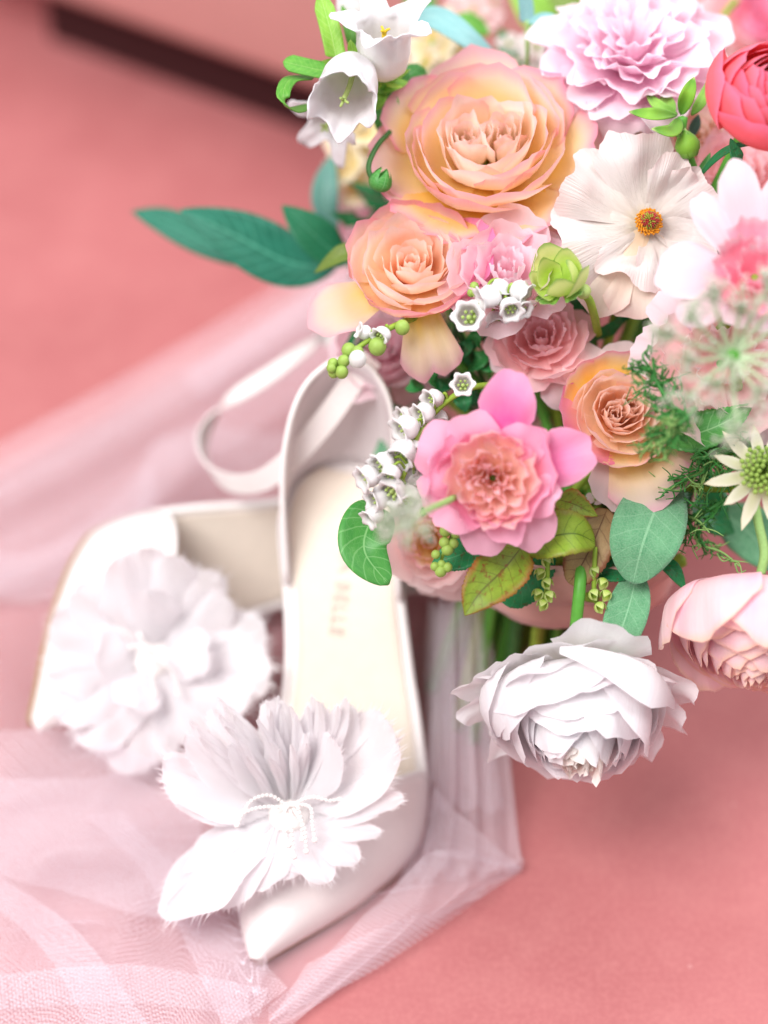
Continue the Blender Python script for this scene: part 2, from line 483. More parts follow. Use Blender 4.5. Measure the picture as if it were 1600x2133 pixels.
def shoe(name, label, M, strap, feathers, beads, O_local, hand=1, group='pair of white bridal heels'):
    t = thing(name, label, 'shoe', M, group)
    # outsole: a shaped slab
    ns = 60; s = np.linspace(0, 1, ns); s = 0.5 - 0.5 * np.cos(PI * s)
    w, z = s_w(s), s_z(s)
    def slab(grow, z_lo, z_hi, name, mat, lo=0, hi=1, dish=0.0):
        ss = lo + (hi - lo) * s; ww = np.maximum(s_w(ss) + grow, 0.0008); zz = s_z(ss)
        cols = np.array([-1, -.8, -.4, 0, .4, .8, 1])
        top = np.stack([np.outer(ww, cols) + hand * s_x(ss)[:, None], np.repeat((ss * SL)[:, None], 7, 1), zz[:, None] + z_hi + dish * (np.abs(cols) ** 3)[None] * np.ones((ns, 1))], -1).reshape(-1, 3)
        bot = np.stack([np.outer(ww, cols) + hand * s_x(ss)[:, None], np.repeat((ss * SL)[:, None], 7, 1), np.repeat((zz + z_lo)[:, None], 7, 1)], -1).reshape(-1, 3)
        V = np.vstack([top, bot]); n0 = ns * 7
        F = grid_faces(ns, 7) + [tuple(n0 + i for i in f[::-1]) for f in grid_faces(ns, 7)]
        for j in range(ns - 1):
            F.append((j * 7, (j + 1) * 7, n0 + (j + 1) * 7, n0 + j * 7))
            F.append((j * 7 + 6, n0 + j * 7 + 6, n0 + (j + 1) * 7 + 6, (j + 1) * 7 + 6))
        F.append(tuple([i for i in range(7)] + [n0 + i for i in range(6, -1, -1)]))
        e = (ns - 1) * 7
        F.append(tuple([n0 + e + i for i in range(7)] + [e + i for i in range(6, -1, -1)]))
        o = mesh(name, V, F, mat, t)
        m = o.modifiers.new('edge', 'EDGE_SPLIT'); m.split_angle = math.radians(50)
        return o
    slab(0.0002, -0.0035, -0.0006, 'outsole', M_SOLE)
    slab(0.0, -0.0005, 0.0018, 'sole_rim', M_RIM)
    ins = slab(-0.0042, 0.0012, 0.0030, 'insole', M_INSOLE, 0.12, 0.965, 0.0012)
    # stitching along the insole edge
    A = Acc()
    for sg in (-1, 1):
        for q in np.linspace(0.40, 0.9, 46):
            p = np.array([hand * s_x(q) + sg * (s_w(q) - 0.0058), q * SL, s_z(q) + 0.0041])
            q2 = q + 0.006
            p2 = np.array([hand * s_x(q2) + sg * (s_w(q2) - 0.0058), q2 * SL, s_z(q2) + 0.0041])
            A.add(*tube_geo([p, p2], 0.0003, 2, 4))
    A.build('stitch', M_STITCH, ins)['kind'] = 'stuff'
    # rounded binding along both insole edges from the vamp to the heel cup
    for sg in (-1, 1):
        q = np.linspace(0.33, 0.86, 40)
        P = np.stack([hand * s_x(q) + sg * (s_w(q) - 0.0006), q * SL, s_z(q) + 0.0018], 1)
        mesh('binding', *tube_geo(P, 0.0019, 60, 8)[:2], M_RIM, t)
    # toe box
    nphi, nss = 25, 30
    phi = np.linspace(0, PI, nphi)
    V = []; U = []
    for j in range(nss):
        f = j / (nss - 1)
        for p in phi:
            send = 0.30 + 0.17 * abs(math.cos(p)) ** 1.5 - (0.02 if math.cos(p) > 0 else 0.0)
            sv = send * f ** 1.15
            ww = s_w(sv) + 0.0006
            hh = 0.006 + 0.042 * (min(1, sv / 0.36)) ** 1.05
            cx, sx = math.cos(p), math.sin(p)
            V.append((hand * s_x(sv) + ww * math.copysign(abs(cx) ** 0.82, cx), sv * SL - 0.003 * (1 - f) * sx, s_z(sv) + 0.0005 + hh * abs(sx) ** 0.85 * (0.82 + 0.18 * sx)))
            U.append((p / PI, f))
    o = mesh('toe_box', V, grid_faces(nss, nphi), M_SATIN, t, U)
    m = o.modifiers.new('thick', 'SOLIDIFY'); m.thickness = 0.0016; m.offset = 0
    edge = [V[(nss - 1) * nphi + i] for i in range(nphi)]
    mesh('topline_binding', *tube_geo(edge, 0.0011, 60, 8)[:2], M_RIM, o)
    # heel cup
    nphi, nh = 33, 10
    V = []; U = []
    for j in range(nh):
        h = j / (nh - 1)
        for i in range(nphi):
            q = i / (nphi - 1) * 2 - 1                    # -1..1 round the back
            aq = abs(q)
            sv = 1.0 - 0.27 * aq ** 1.7
            ww = math.copysign(s_w(sv), q)
            if aq < 0.06: ww = s_w(1.0) * q / 0.06
            top = 0.066 * (1 - aq ** 2.4 * 0.93)
            zz = s_z(sv) + 0.001 + h * top
            taper = 1 - 0.20 * h * (1 - aq) - 0.05 * h
            y = sv * SL + 0.006 * math.sin(h * PI) * (1 - aq) - 0.002 * h
            V.append((hand * s_x(sv) + ww * taper, y, zz)); U.append((i / nphi, h))
    o = mesh('heel_cup', V, grid_faces(nh, nphi), M_SATIN2, t, U)
    m = o.modifiers.new('thick', 'SOLIDIFY'); m.thickness = 0.0018; m.offset = 0
    edge = [V[(nh - 1) * nphi + i] for i in range(nphi)]
    mesh('topline_binding', *tube_geo(edge, 0.0013, 70, 8)[:2], M_RIM, o)
    # heel
    prof = []
    for q in np.linspace(0, 1, 12):
        zc = 0.0845 * (1 - q) + 0.0006 * q
        rr = 0.0235 * (1 - q) ** 2.2 + 0.0052
        prof.append((rr, zc, 0.905 * SL + 0.010 * q))
    a = np.linspace(0, 2 * PI, 16, endpoint=False)
    V = [(r * math.cos(x), yy + r * math.sin(x) * 0.85, zc + .42 * r * math.sin(x) * .85 * (zc / .0845) ** 3) for r, zc, yy in prof for x in a]
    n = len(prof)
    F = grid_faces(n, 16, True) + [tuple(range(16)), tuple(range((n - 1) * 16, n * 16))[::-1]]
    h = mesh('heel', V, F, M_SATIN, t)
    V, F, _ = tube_geo([(0, prof[-1][2], 0.0042), (0, prof[-1][2], 0.0004)], 0.0056, 3, 14)
    mesh('heel_tip', V, F, M_SOLE, h)
    # print on the insole
    cu = bpy.data.curves.new('maker_print', 'FONT'); cu.body = 'BELLA BELLE'; cu.size = 0.0085; cu.extrude = 0.00008
    cu.resolution_u = 3; cu.align_x = 'CENTER'; cu.align_y = 'CENTER'; cu.space_character = 1.15
    tmp = bpy.data.objects.new('maker_print', cu)
    me = bpy.data.meshes.new_from_object(tmp); bpy.data.objects.remove(tmp)
    to = bpy.data.objects.new('maker_print', me); COL.objects.link(to)
    to.parent = t
    q = 0.755; sl = (s_z(q + .05) - s_z(q - .05)) / (0.1 * SL)
    up = unit([0, -sl, 1]); fw = unit([0, 1, sl])
    R = Matrix((( 0, 1, up[0]), (-fw[1], 0, up[1]), (-fw[2], 0, up[2]))).to_4x4()
    R.translation = (hand * float(s_x(q)), q * SL, s_z(q) + 0.0042)
    to.matrix_local = R; me.materials.clear(); me.materials.append(M_INK)
    # ankle strap: flat ribbon
    if strap is not None:
        P, Wd = strap
        P = catmull(P, 70); Wd = catmull(Wd, 70)
        T = np.gradient(P, axis=0); T /= np.linalg.norm(T, axis=1)[:, None]
        Wd = Wd - T * (Wd * T).sum(1)[:, None]; Wd /= np.linalg.norm(Wd, axis=1)[:, None]
        N = np.cross(T, Wd); hw, th = 0.0051, 0.0005
        V = np.stack([P - Wd * hw - N * th, P + Wd * hw - N * th, P + Wd * hw + N * th, P - Wd * hw + N * th], 1).reshape(-1, 3)
        Mi = np.linalg.inv(M)
        o = mesh('ankle_strap', xf(V, Mi), grid_faces(70, 4, True) + [(0, 1, 2, 3), (279, 278, 277, 276)], M_RIBBON, t)
        mm = o.modifiers.new('edge', 'EDGE_SPLIT'); mm.split_angle = math.radians(50)
    # feather flower on the toe
    base = mesh('feather_flower', *ball_geo((0, 0, 0), 0.009, 12, 8, (1, 1, 0.35))[:2], M_FROND, t)
    base.matrix_local = Matrix(O_local.tolist())
    I4 = np.eye(4)
    for i, fk in enumerate(feathers):
        feather(base, I4, seed=i * 13 + len(label), **fk)
    for path in beads:
        P = catmull(path, 60); L = np.r_[0, np.cumsum(np.linalg.norm(np.diff(P, axis=0), axis=1))]
        A = Acc(); r = 0.00085
        for dd in np.arange(0, L[-1], r * 2.05):
            c = np.array([np.interp(dd, L, P[:, i]) for i in range(3)])
            A.add(*ball_geo(c, r, 8, 6))
        A.add(*ball_geo(P[-1], r * 1.5, 8, 6))
        A.build('bead_strand', M_PEARL, base)
    return t

# front shoe pose: toe on the veil, heel away from the viewer
toe = ground(537, 2005, 0.006); heel = ground(742, 955, 0.095)
f = unit((heel - toe) * np.array([1, 1, 0]))
print('shoe length', np.linalg.norm((heel - toe)[:2]))
MS = np.eye(4); MS[:3, 1] = f; MS[:3, 0] = (f[1], -f[0], 0); MS[:3, 2] = (0, 0, 1); MS[:3, 3] = (toe[0], toe[1], 0.0)
def local_frame(M, p_world, A):
    F = frame(p_world, A); return np.linalg.inv(M) @ F
O1w = ground(602, 1695, 0.052)
FF = [dict(az=a, el=e, L=l * .000185, W=w * .000185 * .5, bend=b, side=sd, twist=tw) for a, e, l, w, b, sd, tw in [
    (166, 14, 290, 150, .25, .1, .1), (176, 8, 270, 110, .2, -.2, -.1), (152, 24, 290, 150, .3, .15, .2), (138, 34, 285, 120, .15, -.1, .1), (124, 40, 275, 110, .25, .2, -.2),
    (112, 46, 260, 95, .2, -.25, .2), (101, 50, 255, 90, .1, .15, .1), (90, 46, 250, 90, .2, .1, -.1), (78, 44, 240, 95, .15, -.15, .1), (64, 40, 265, 130, .3, .15, -.1),
    (50, 32, 285, 150, .35, .1, .1), (36, 24, 300, 170, .35, -.1, .1), (22, 16, 285, 140, .35, -.15, -.1), (8, 10, 240, 70, .1, -.2, .2), (-6, 4, 200, 60, .1, .35, .1), (-20, 2, 190, 55, -.1, .3, .1),
    (190, 4, 250, 100, -.5, .4, .2), (204, 6, 270, 80, -.75, .55, .1), (208, -2, 350, 190, -.45, -.05, .25), (220, 4, 250, 130, -.7, .25, .1), (238, 0, 170, 120, -.5, .2, .1), (262, -4, 130, 120, -.4, .1, 0), (285, -4, 120, 110, -.35, -.1, 0),
    (304, 0, 160, 100, -.3, -.2, 0), (330, 0, 170, 90, -.2, -.2, 0), (145, 50, 220, 100, .2, .1, .1), (70, 56, 200, 100, .2, -.1, 0), (105, 62, 190, 90, .2, .1, 0), (40, 48, 220, 110, .3, 0, 0)]]
FF = [g for f in FF for g in ([f] if not 48 < f['az'] < 156 else [dict(f, az=f['az'] + da, el=f['el'] + de, L=f['L'] * fl_, W=f['W'] * fw_, side=f['side'] + ds) for da, de, fl_, fw_, ds in
      ((0, -6, .95, .72, 0), (-6, 4, 1.04, .30, .12), (5, 8, .98, .26, -.14), (1, 14, 1.0, .22, .2))])]
def bd(*pts): return [np.array([x * .000185, y * .000185, z]) for x, y, z in pts]
BEADS1 = [bd((0, 0, .006), (-40, 12, .011), (-80, 6, .009), (-98, -14, .006)), bd((0, -4, .006), (-50, -14, .010), (-95, -22, .008), (-112, -44, .005)),
          bd((0, 0, .006), (8, -40, .011), (10, -80, .010), (16, -125, .006)), bd((6, 0, .006), (24, -40, .011), (38, -70, .010), (42, -112, .006)),
          bd((4, 4, .006), (-6, -30, .012), (-8, -62, .010), (4, -100, .007)), bd((8, 4, .006), (48, -14, .010), (54, -50, .009), (60, -84, .006)),
          bd((6, 4, .006), (50, 10, .010), (90, 8, .008), (112, 18, .006)), bd((0, 0, .006), (20, -20, .013), (30, -50, .011), (34, -84, .007))]
# ankle strap loop of the front shoe (lies out to the side of the heel)
SP = [at(730, 745, .885), at(690, 700, .92), at(645, 722, .93), at(560, 782, .935), at(470, 842, .935), at(424, 905, .93), at(428, 965, .915), at(470, 1003, .90), at(540, 1003, .88), at(610, 952, .866), at(680, 872, .856), at(738, 790, .85), at(775, 745, .85)]
SWd = [dirw(.5, .5, .7), dirw(.5, .5, .6), dirw(-.5, -.8, .3), dirw(-.45, -.8, .3), dirw(-.5, -.6, .4), dirw(-.35, -.1, .95), dirw(-.1, .12, 1), dirw(.1, .45, .75), dirw(-.2, .75, .6), dirw(-.6, .6, .4), dirw(-.7, .6, .3), dirw(-.8, .5, .2), dirw(-.8, .5, .2)]
shoe('high_heel_shoe', 'white satin heel standing upright, its beige insole open to view and strap looped out', MS, (SP, SWd), FF, BEADS1, local_frame(MS, O1w, dirw(0.0, .62, .78)))

# second shoe: tipped on its side behind, sole away from the viewer
q2 = np.array([0.2407, 1.1126, -0.6216, -0.1606, 0.5220, 0.0243])
def rodrigues(v):
    t = np.linalg.norm(v); k_ = np.array(v) / t
    K = np.array([[0, -k_[2], k_[1]], [k_[2], 0, -k_[0]], [-k_[1], k_[0], 0]])
    return np.eye(3) + math.sin(t) * K + (1 - math.cos(t)) * K @ K
MS2 = np.eye(4); MS2[:3, :3] = rodrigues(q2[:3]); MS2[:3, 3] = q2[3:]
O2w = at(316, 1372, depth_of(xf(np.array([[-.012, .28 * SL, .052]]), MS2)[0]))
FF2 = [dict(az=a, el=e, L=l * .00021, W=w * .00021 * .5, bend=b, side=sd, twist=tw, ragged=.03) for a, e, l, w, b, sd, tw in [
    (95, 20, 235, 140, .3, .1, .1), (75, 24, 225, 130, .25, .1, .1), (112, 22, 225, 130, .3, -.1, .1), (55, 16, 225, 120, .3, -.1, .2), (38, 10, 200, 120, .35, .1, .2),
    (8, 8, 240, 150, .3, .1, -.2), (-8, 6, 255, 170, .4, -.1, .1), (-26, 4, 230, 150, .4, .1, .1), (140, 12, 210, 120, .3, .1, .1), (165, 8, 215, 130, .3, -.1, .1), (190, 6, 210, 130, .3, .1, .1),
    (212, 4, 220, 140, .2, .1, .1), (232, 0, 215, 140, .1, .1, .2), (255, 0, 230, 150, -.1, .1, .1), (275, 0, 200, 120, -.1, .1, .1), (300, 0, 190, 120, .1, .1, .1),
    (90, 45, 170, 110, .2, .1, 0), (180, 40, 140, 110, .2, .1, 0), (0, 40, 150, 110, .2, .1, 0), (250, 34, 140, 110, .2, .1, 0)]]
BEADS2 = [bd((0, 0, .006), (-30, 20, .011), (-50, 20, .008)), bd((0, 0, .006), (30, -20, .012), (55, -50, .010), (66, -90, .008)), bd((0, 0, .006), (-20, 30, .012), (-30, 50, .01)), bd((0, 0, .006), (5, -50, .011), (10, -90, .008))]
shoe('high_heel_shoe', 'white satin heel tipped over behind the upright one, feather flower facing up', MS2, None, FF2, BEADS2, local_frame(MS2, O2w, dirw(0.10, .22, .97)), hand=-1)

# ------------------------------------------------------------------ tulle veil
k = NT('tulle')
uv = k.add('ShaderNodeUVMap').outputs[0]
line = None
for ang in (0, 60, 120):
    vr = k.add('ShaderNodeVectorMath', operation='DOT_PRODUCT'); k.link(uv, vr.inputs[0])
    vr.inputs[1].default_value = (math.cos(math.radians(ang)) / 0.0015, math.sin(math.radians(ang)) / 0.0015, 0)
    fr = k.math('ABSOLUTE', k.math('SUBTRACT', k.math('FRACT', vr.outputs['Value']), 0.5))
    l = k.math('GREATER_THAN', fr, 0.444)
    line = l if line is None else k.math('MAXIMUM', line, l)
df = k.add('ShaderNodeBsdfDiffuse'); df.inputs[0].default_value = hexc('#f4eaf2')
tl = k.add('ShaderNodeBsdfTranslucent'); tl.inputs[0].default_value = hexc('#f4eaf2')
m1 = k.add('ShaderNodeMixShader'); m1.inputs[0].default_value = 0.4; k.link(df.outputs[0], m1.inputs[1]); k.link(tl.outputs[0], m1.inputs[2])
tp = k.add('ShaderNodeBsdfTransparent')
m2 = k.add('ShaderNodeMixShader'); k.link(k.math('MULTIPLY', line, 0.9), m2.inputs[0]); k.link(tp.outputs[0], m2.inputs[1]); k.link(m1.outputs[0], m2.inputs[2])
k.link(m2.outputs[0], k.out.inputs[0])
M_TULLE = k.m
veil = thing('tulle_veil', 'sheer white tulle veil spread in soft folds under the shoes', 'veil', np.eye(4))
def tulle(rows, nu=60, nv=60, folds=(), base=0.0015):
    """rows of (px, py, z): a cloth layer lofted through them, with raised fold ridges"""
    R = [catmull([ground(x, y, z) for x, y, z in r], nu) for r in rows]
    R = np.array(R)
    G = np.stack([catmull(R[:, i], nv) for i in range(nu)], 1)          # nv,nu,3
    uu = np.linspace(0, 1, nu)[None, :]; vv = np.linspace(0, 1, nv)[:, None]
    for amp, fu, fv, ph, sharp in folds:
        w = np.sin(2 * PI * (fu * uu + fv * vv + 0.06 * np.sin(7 * vv + 5 * uu + ph)) + ph) * .5 + .5
        G[..., 2] += amp * w ** sharp
    G[..., 2] = np.maximum(G[..., 2], base)
    du = np.linalg.norm(np.diff(G, axis=1, prepend=G[:, :1]), axis=2).cumsum(1)
    dv = np.linalg.norm(np.diff(G, axis=0, prepend=G[:1]), axis=2).cumsum(0)
    a = random.uniform(0, 1.5)
    U = np.stack([du * math.cos(a) - dv * math.sin(a), du * math.sin(a) + dv * math.cos(a)], -1).reshape(-1, 2)
    return mesh('tulle_layer', G.reshape(-1, 3), grid_faces(nv, nu), M_TULLE, veil, U)
tulle([[(-90, 1030, .002), (250, 840, .004), (560, 650, .004), (820, 470, .002)], [(-90, 1180, .002), (250, 1050, .002), (600, 900, .002), (900, 800, .002)],
       [(-90, 1350, .002), (300, 1250, .002), (700, 1150, .002), (990, 1100, .002)], [(-90, 1550, .002), (300, 1500, .002), (700, 1420, .002), (1030, 1400, .002)],
       [(-90, 1750, .002), (300, 1720, .002), (700, 1680, .002), (1066, 1640, .002)], [(-90, 1920, .002), (300, 1900, .002), (700, 1850, .002), (1082, 1782, .002)], [(-90, 1950, .002), (300, 1930, .002), (700, 1885, .002), (1088, 1813, .002)], [(-90, 1980, .002), (300, 1960, .002), (700, 1905, .002), (1052, 1836, .002)],
       [(-90, 2080, .002), (250, 2080, .002), (550, 2040, .002), (840, 1965, .002)], [(-90, 2280, .002), (200, 2270, .002), (400, 2240, .002), (600, 2150, .002)]], 90, 110,
      [(.004, 1.3, 3, .4, 3), (.003, 2.5, -4, 1.4, 4)], .0015)
tulle([[(-90, 1010, .012), (250, 820, .016), (560, 635, .018), (800, 480, .01)], [(-90, 1110, .02), (200, 980, .02), (520, 800, .02), (800, 640, .01)], [(-90, 1290, .004), (190, 1200, .006), (480, 1010, .006), (800, 800, .004)]], 70, 40,
      [(.010, .4, 2.2, .6, 2), (.006, .8, 5, 1.9, 3)], .003)
tulle([[(280, 1110, .004), (296, 980, .03), (330, 915, .045), (430, 900, .04), (560, 905, .03), (700, 880, .02)], [(310, 1110, .004), (350, 1010, .04), (400, 960, .05), (480, 950, .04), (580, 960, .03), (700, 930, .02)], [(420, 1120, .004), (430, 1080, .01), (470, 1060, .02), (540, 1050, .02), (620, 1040, .01), (720, 1010, .01)]], 60, 24, [(.004, 2, 1, 0, 2)], .003)
# folds hanging from the bouquet's handle
tulle([[(893, 1270, .05), (930, 1262, .085), (975, 1255, .09), (1015, 1265, .08)], [(884, 1400, .03), (925, 1390, .06), (985, 1390, .065), (1030, 1420, .05)], [(890, 1560, .02), (930, 1550, .04), (990, 1545, .04), (1056, 1560, .028)], [(880, 1680, .01), (930, 1680, .02), (1000, 1680, .02), (1070, 1690, .012)], [(850, 1800, .004), (920, 1795, .006), (1000, 1790, .006), (1080, 1775, .003)], [(830, 1850, .003), (900, 1840, .004), (1000, 1830, .004), (1088, 1813, .002)]], 70, 60,
      [(.007, 5, .3, .2, 2), (.004, 9, .5, 1.2, 2)], .003)
tulle([[(905, 1280, .05), (940, 1270, .08), (990, 1270, .08)], [(900, 1500, .03), (950, 1490, .05), (1020, 1500, .04)], [(890, 1700, .012), (950, 1690, .02), (1050, 1700, .012)]], 50, 40, [(.006, 4, .2, 1.2, 2)], .003)
# fold turned over in front of the shoe
tulle([[(560, 2110, .004), (690, 1985, .012), (790, 1880, .022), (868, 1800, .030), (920, 1772, .030), (1000, 1792, .014), (1084, 1808, .003)], [(560, 2130, .004), (720, 2010, .012), (840, 1930, .018), (920, 1880, .018), (980, 1850, .014), (1030, 1830, .008), (1085, 1810, .003)], [(560, 2160, .003), (660, 2100, .003), (760, 2030, .003), (860, 1962, .003), (930, 1910, .003), (1000, 1860, .003), (1086, 1812, .003)]], 80, 30,
      [(.003, 1.5, 2, .3, 2), (.002, 4, 1, .9, 3)], .003)
tulle([[(-90, 1660, .014), (150, 1625, .02), (320, 1640, .016), (460, 1760, .01), (560, 2020, .008)], [(-90, 1720, .018), (120, 1740, .022), (300, 1790, .016), (440, 1900, .01), (540, 2070, .008)], [(-90, 1900, .006), (120, 1900, .008), (280, 1940, .008), (420, 2020, .006), (520, 2110, .005)], [(-90, 2250, .004), (120, 2250, .004), (260, 2250, .004), (400, 2220, .004), (560, 2180, .004)]], 80, 80,
      [(.008, 1.2, 1.6, .9, 3), (.005, 3, 1.1, .3, 4)], .0035)
tulle([[(-90, 1560, .03), (100, 1520, .032), (260, 1560, .03), (420, 1660, .02)], [(-90, 1680, .02), (100, 1690, .02), (260, 1740, .018), (420, 1800, .012)], [(-90, 1830, .006), (100, 1850, .006), (260, 1900, .006), (420, 1960, .006)]], 60, 40, [(.006, 1.5, 2, .2, 3)], .004)

# crisp doubled-over pleats in the cloth
for r0, r1 in [([(-60, 1790, .012), (150, 1930, .012), (330, 2160, .008)], [(-60, 1850, .008), (90, 1980, .008), (200, 2170, .005)]),
               ([(180, 1700, .014), (330, 1860, .014), (470, 2150, .008)], [(250, 1690, .010), (420, 1860, .010), (600, 2060, .006)]),
               ([(-60, 2040, .010), (250, 2010, .012), (560, 2060, .010)], [(-60, 2110, .005), (250, 2090, .006), (540, 2120, .004)]),
               ([(640, 2010, .012), (800, 1930, .022), (1000, 1870, .010)], [(560, 2130, .004), (800, 2010, .006), (1060, 1830, .004)]),
               ([(905, 1640, .03), (960, 1700, .028), (1080, 1800, .006)], [(880, 1780, .012), (960, 1790, .010), (1080, 1812, .004)]),
               ([(-60, 1160, .010), (120, 1130, .012), (320, 960, .014)], [(-60, 1250, .006), (130, 1240, .008), (330, 1080, .010)]),
               ([(380, 780, .016), (520, 690, .018), (700, 560, .014)], [(420, 830, .012), (560, 730, .012), (740, 600, .010)])]:
    tulle([r0, [tuple((np.array(a) + np.array(b)) / 2) for a, b in zip(r0, r1)], r1], 40, 10, [(.001, 2, 1, .4, 2)], .003)

# ------------------------------------------------------------------ petal and flower builders
def smooth01(x, a, b):
    t = np.clip((x - a) / (b - a), 0, 1); return t * t * (3 - 2 * t)

def petal_geo(P0, P1, P2, ang, f=1.0, a=0.25, p=2.4, notch=0.0, spiral=0.0, curl=0.0, ruf=0.0, rn=4.0, nu=11, nv=11, seed=0, wf0=1.0, tipcurl=0.0, lump=0.02, fold=0.0, point=0.0, ragged=0.0):
    """a petal as a sector of a cup: its middle line is a curve in (radius, height), its half-width an angle round the axis"""
    r_ = np.random.default_rng(seed)
    u = np.linspace(-1, 1, nu)[None, :]; v = np.linspace(0, 1, nv)[:, None]
    ph = r_.uniform(0, 6.28, 6)
    au = np.abs(u)
    rim = 0.016 * np.sin(5 * u + ph[0]) + 0.008 * np.sin(11 * u + ph[1])
    if ragged: rim = rim + ragged * np.sin(23 * u + ph[2]) + ragged * r_.normal(0, .6, (1, nu))
    vv = v * (1 - a * au ** p - notch * np.exp(-(u / 0.16) ** 2) + point * np.exp(-(u / 0.22) ** 2) + rim * v)
    P0, P1, P2 = (np.asarray(q, float) for q in (P0, P1, P2))
    def bz(t, k): return (1 - t) ** 2 * P0[k] + 2 * t * (1 - t) * P1[k] + t * t * P2[k]
    def db(t, k): return 2 * (1 - t) * (P1[k] - P0[k]) + 2 * t * (P2[k] - P1[k])
    r, z = bz(vv, 0), bz(vv, 1)
    tr, tz = db(vv, 0), db(vv, 1)
    L = np.sqrt(tr ** 2 + tz ** 2) + 1e-9
    nr, nz = tz / L, -tr / L                                  # outward / back side
    wf = wf0 + (1 - wf0) * smooth01(vv, 0, 0.6)
    th = u * ang * wf
    rr = r * (1 + spiral * u)
    edge = (0.6 * au ** 3 + vv ** 6) * vv ** 2
    d = curl * edge + tipcurl * smooth01(vv, 0.72, 1.0) ** 1.5
    d = d + ruf * vv ** 2 * (0.35 + au ** 2 + vv ** 4) * (np.sin(rn * PI * u * (0.7 + .3 * vv) + ph[3]) + 0.5 * np.sin(rn * 1.9 * PI * u + ph[4] + 3 * vv)) * 0.6
    d = d + lump * (np.sin(3.1 * u + ph[5] + 2.2 * vv) * np.cos(4 * vv + ph[0])) * vv
    d = d - fold * (1 - au) * smooth01(vv, 0.2, 1)
    rn_ = rr + d * nr * 1.0
    X = rn_ * (1 - f * (1 - np.cos(th))); Y = rn_ * np.sin(th); Z = z + d * nz
    V = np.stack([X, Y, Z], -1).reshape(-1, 3)
    U = np.stack([np.repeat((u + 1) / 2, nv, 0), np.repeat(v, nu, 1)], -1).reshape(-1, 2)
    return V, grid_faces(nv, nu), U

def rotz(V, a):
    c, s = math.cos(a), math.sin(a)
    return np.stack([V[:, 0] * c - V[:, 1] * s, V[:, 0] * s + V[:, 1] * c, V[:, 2]], 1)

FLOWERS = []
class Flower:
    """a blossom: an Empty at its base, axis along local z; petals are children"""
    def __init__(s, name, label, cat, top, d, axis, R, zc=0.6, group=None, roll=0.0, seed=0):
        A = dirw(*axis); P = at(top[0], top[1], d) - A * R * zc
        s.R = R; s.seed = seed; s.rng = np.random.default_rng(seed)
        s.M = frame(P, A, roll); s.t = thing(name, label, cat, s.M, group); s.k = 0
        s.P = P; s.A = A; FLOWERS.append(s)
    def petal(s, mat, az, off=(0, 0), tilt=0.0, name='petal', **kw):
        s.k += 1
        V, F, U = petal_geo(seed=s.seed * 977 + s.k, **kw)
        if tilt:
            c, q = math.cos(tilt), math.sin(tilt)
            V = np.stack([V[:, 0] * c + V[:, 2] * q, V[:, 1], V[:, 2] * c - V[:, 0] * q], 1)
        V = rotz(V, math.radians(az))
        V[:, 0] += off[0]; V[:, 1] += off[1]
        return mesh(name, V * s.R, F, mat, s.t, U)
    def ring(s, mat, n, az0, r, z, ang, jit=0.07, bulge=None, off=(0, 0), **kw):
        for i in range(n):
            q = s.rng
            rt = r * (1 + q.normal(0, jit)); zt = z * (1 + q.normal(0, jit * .6))
            b = bulge(rt, zt) if bulge else (rt * 1.18 + 0.10, zt * 0.32)
            s.petal(mat, az0 + 360 * i / n + q.normal(0, 14 if n < 9 else 9), off, P0=(0.03 + .02 * (1 - r), 0.0), P1=b, P2=(rt, zt), ang=ang * (1 + q.normal(0, .08)),
                    **{**dict(spiral=0.05, curl=0.05, ruf=0.02, lump=.02), **kw})
    def calyx(s, mat, n=5, L=0.7, stem=None, sm=None, drop=0.0, w=.3):
        for i in range(n):
            s.petal(mat, 72 * i + 20, name='sepal', P0=(0.05, -0.06), P1=(0.35, -0.12 - drop), P2=(L * .8, -0.10 - drop + L * .25), ang=w, f=.6, a=.75, p=1.3, wf0=1.2, nu=7, nv=8)
        V, F, U = lathe_geo([(0.05, -0.24), (0.13, -0.17), (0.17, -0.06), (0.10, 0.02)], 12)
        mesh('receptacle', V * s.R, F, mat, s.t, U)
        if stem is not None:
            Mi = np.linalg.inv(s.M)
            P = [np.array([0, 0, -0.2 * s.R])] + [xf(np.array([q]), Mi)[0] for q in stem]
            mesh('stem', *tube_geo(P, sm, 24, 9), parent=s.t, mat=None) if False else None

def stem_part(fl, pts, rad, mat, name='stem'):
    Mi = np.linalg.inv(fl.M)
    P = xf(np.array(pts), Mi)
    V, F, U = tube_geo(P, rad, 26, 9)
    return mesh(name, V, F, mat, fl.t, U)

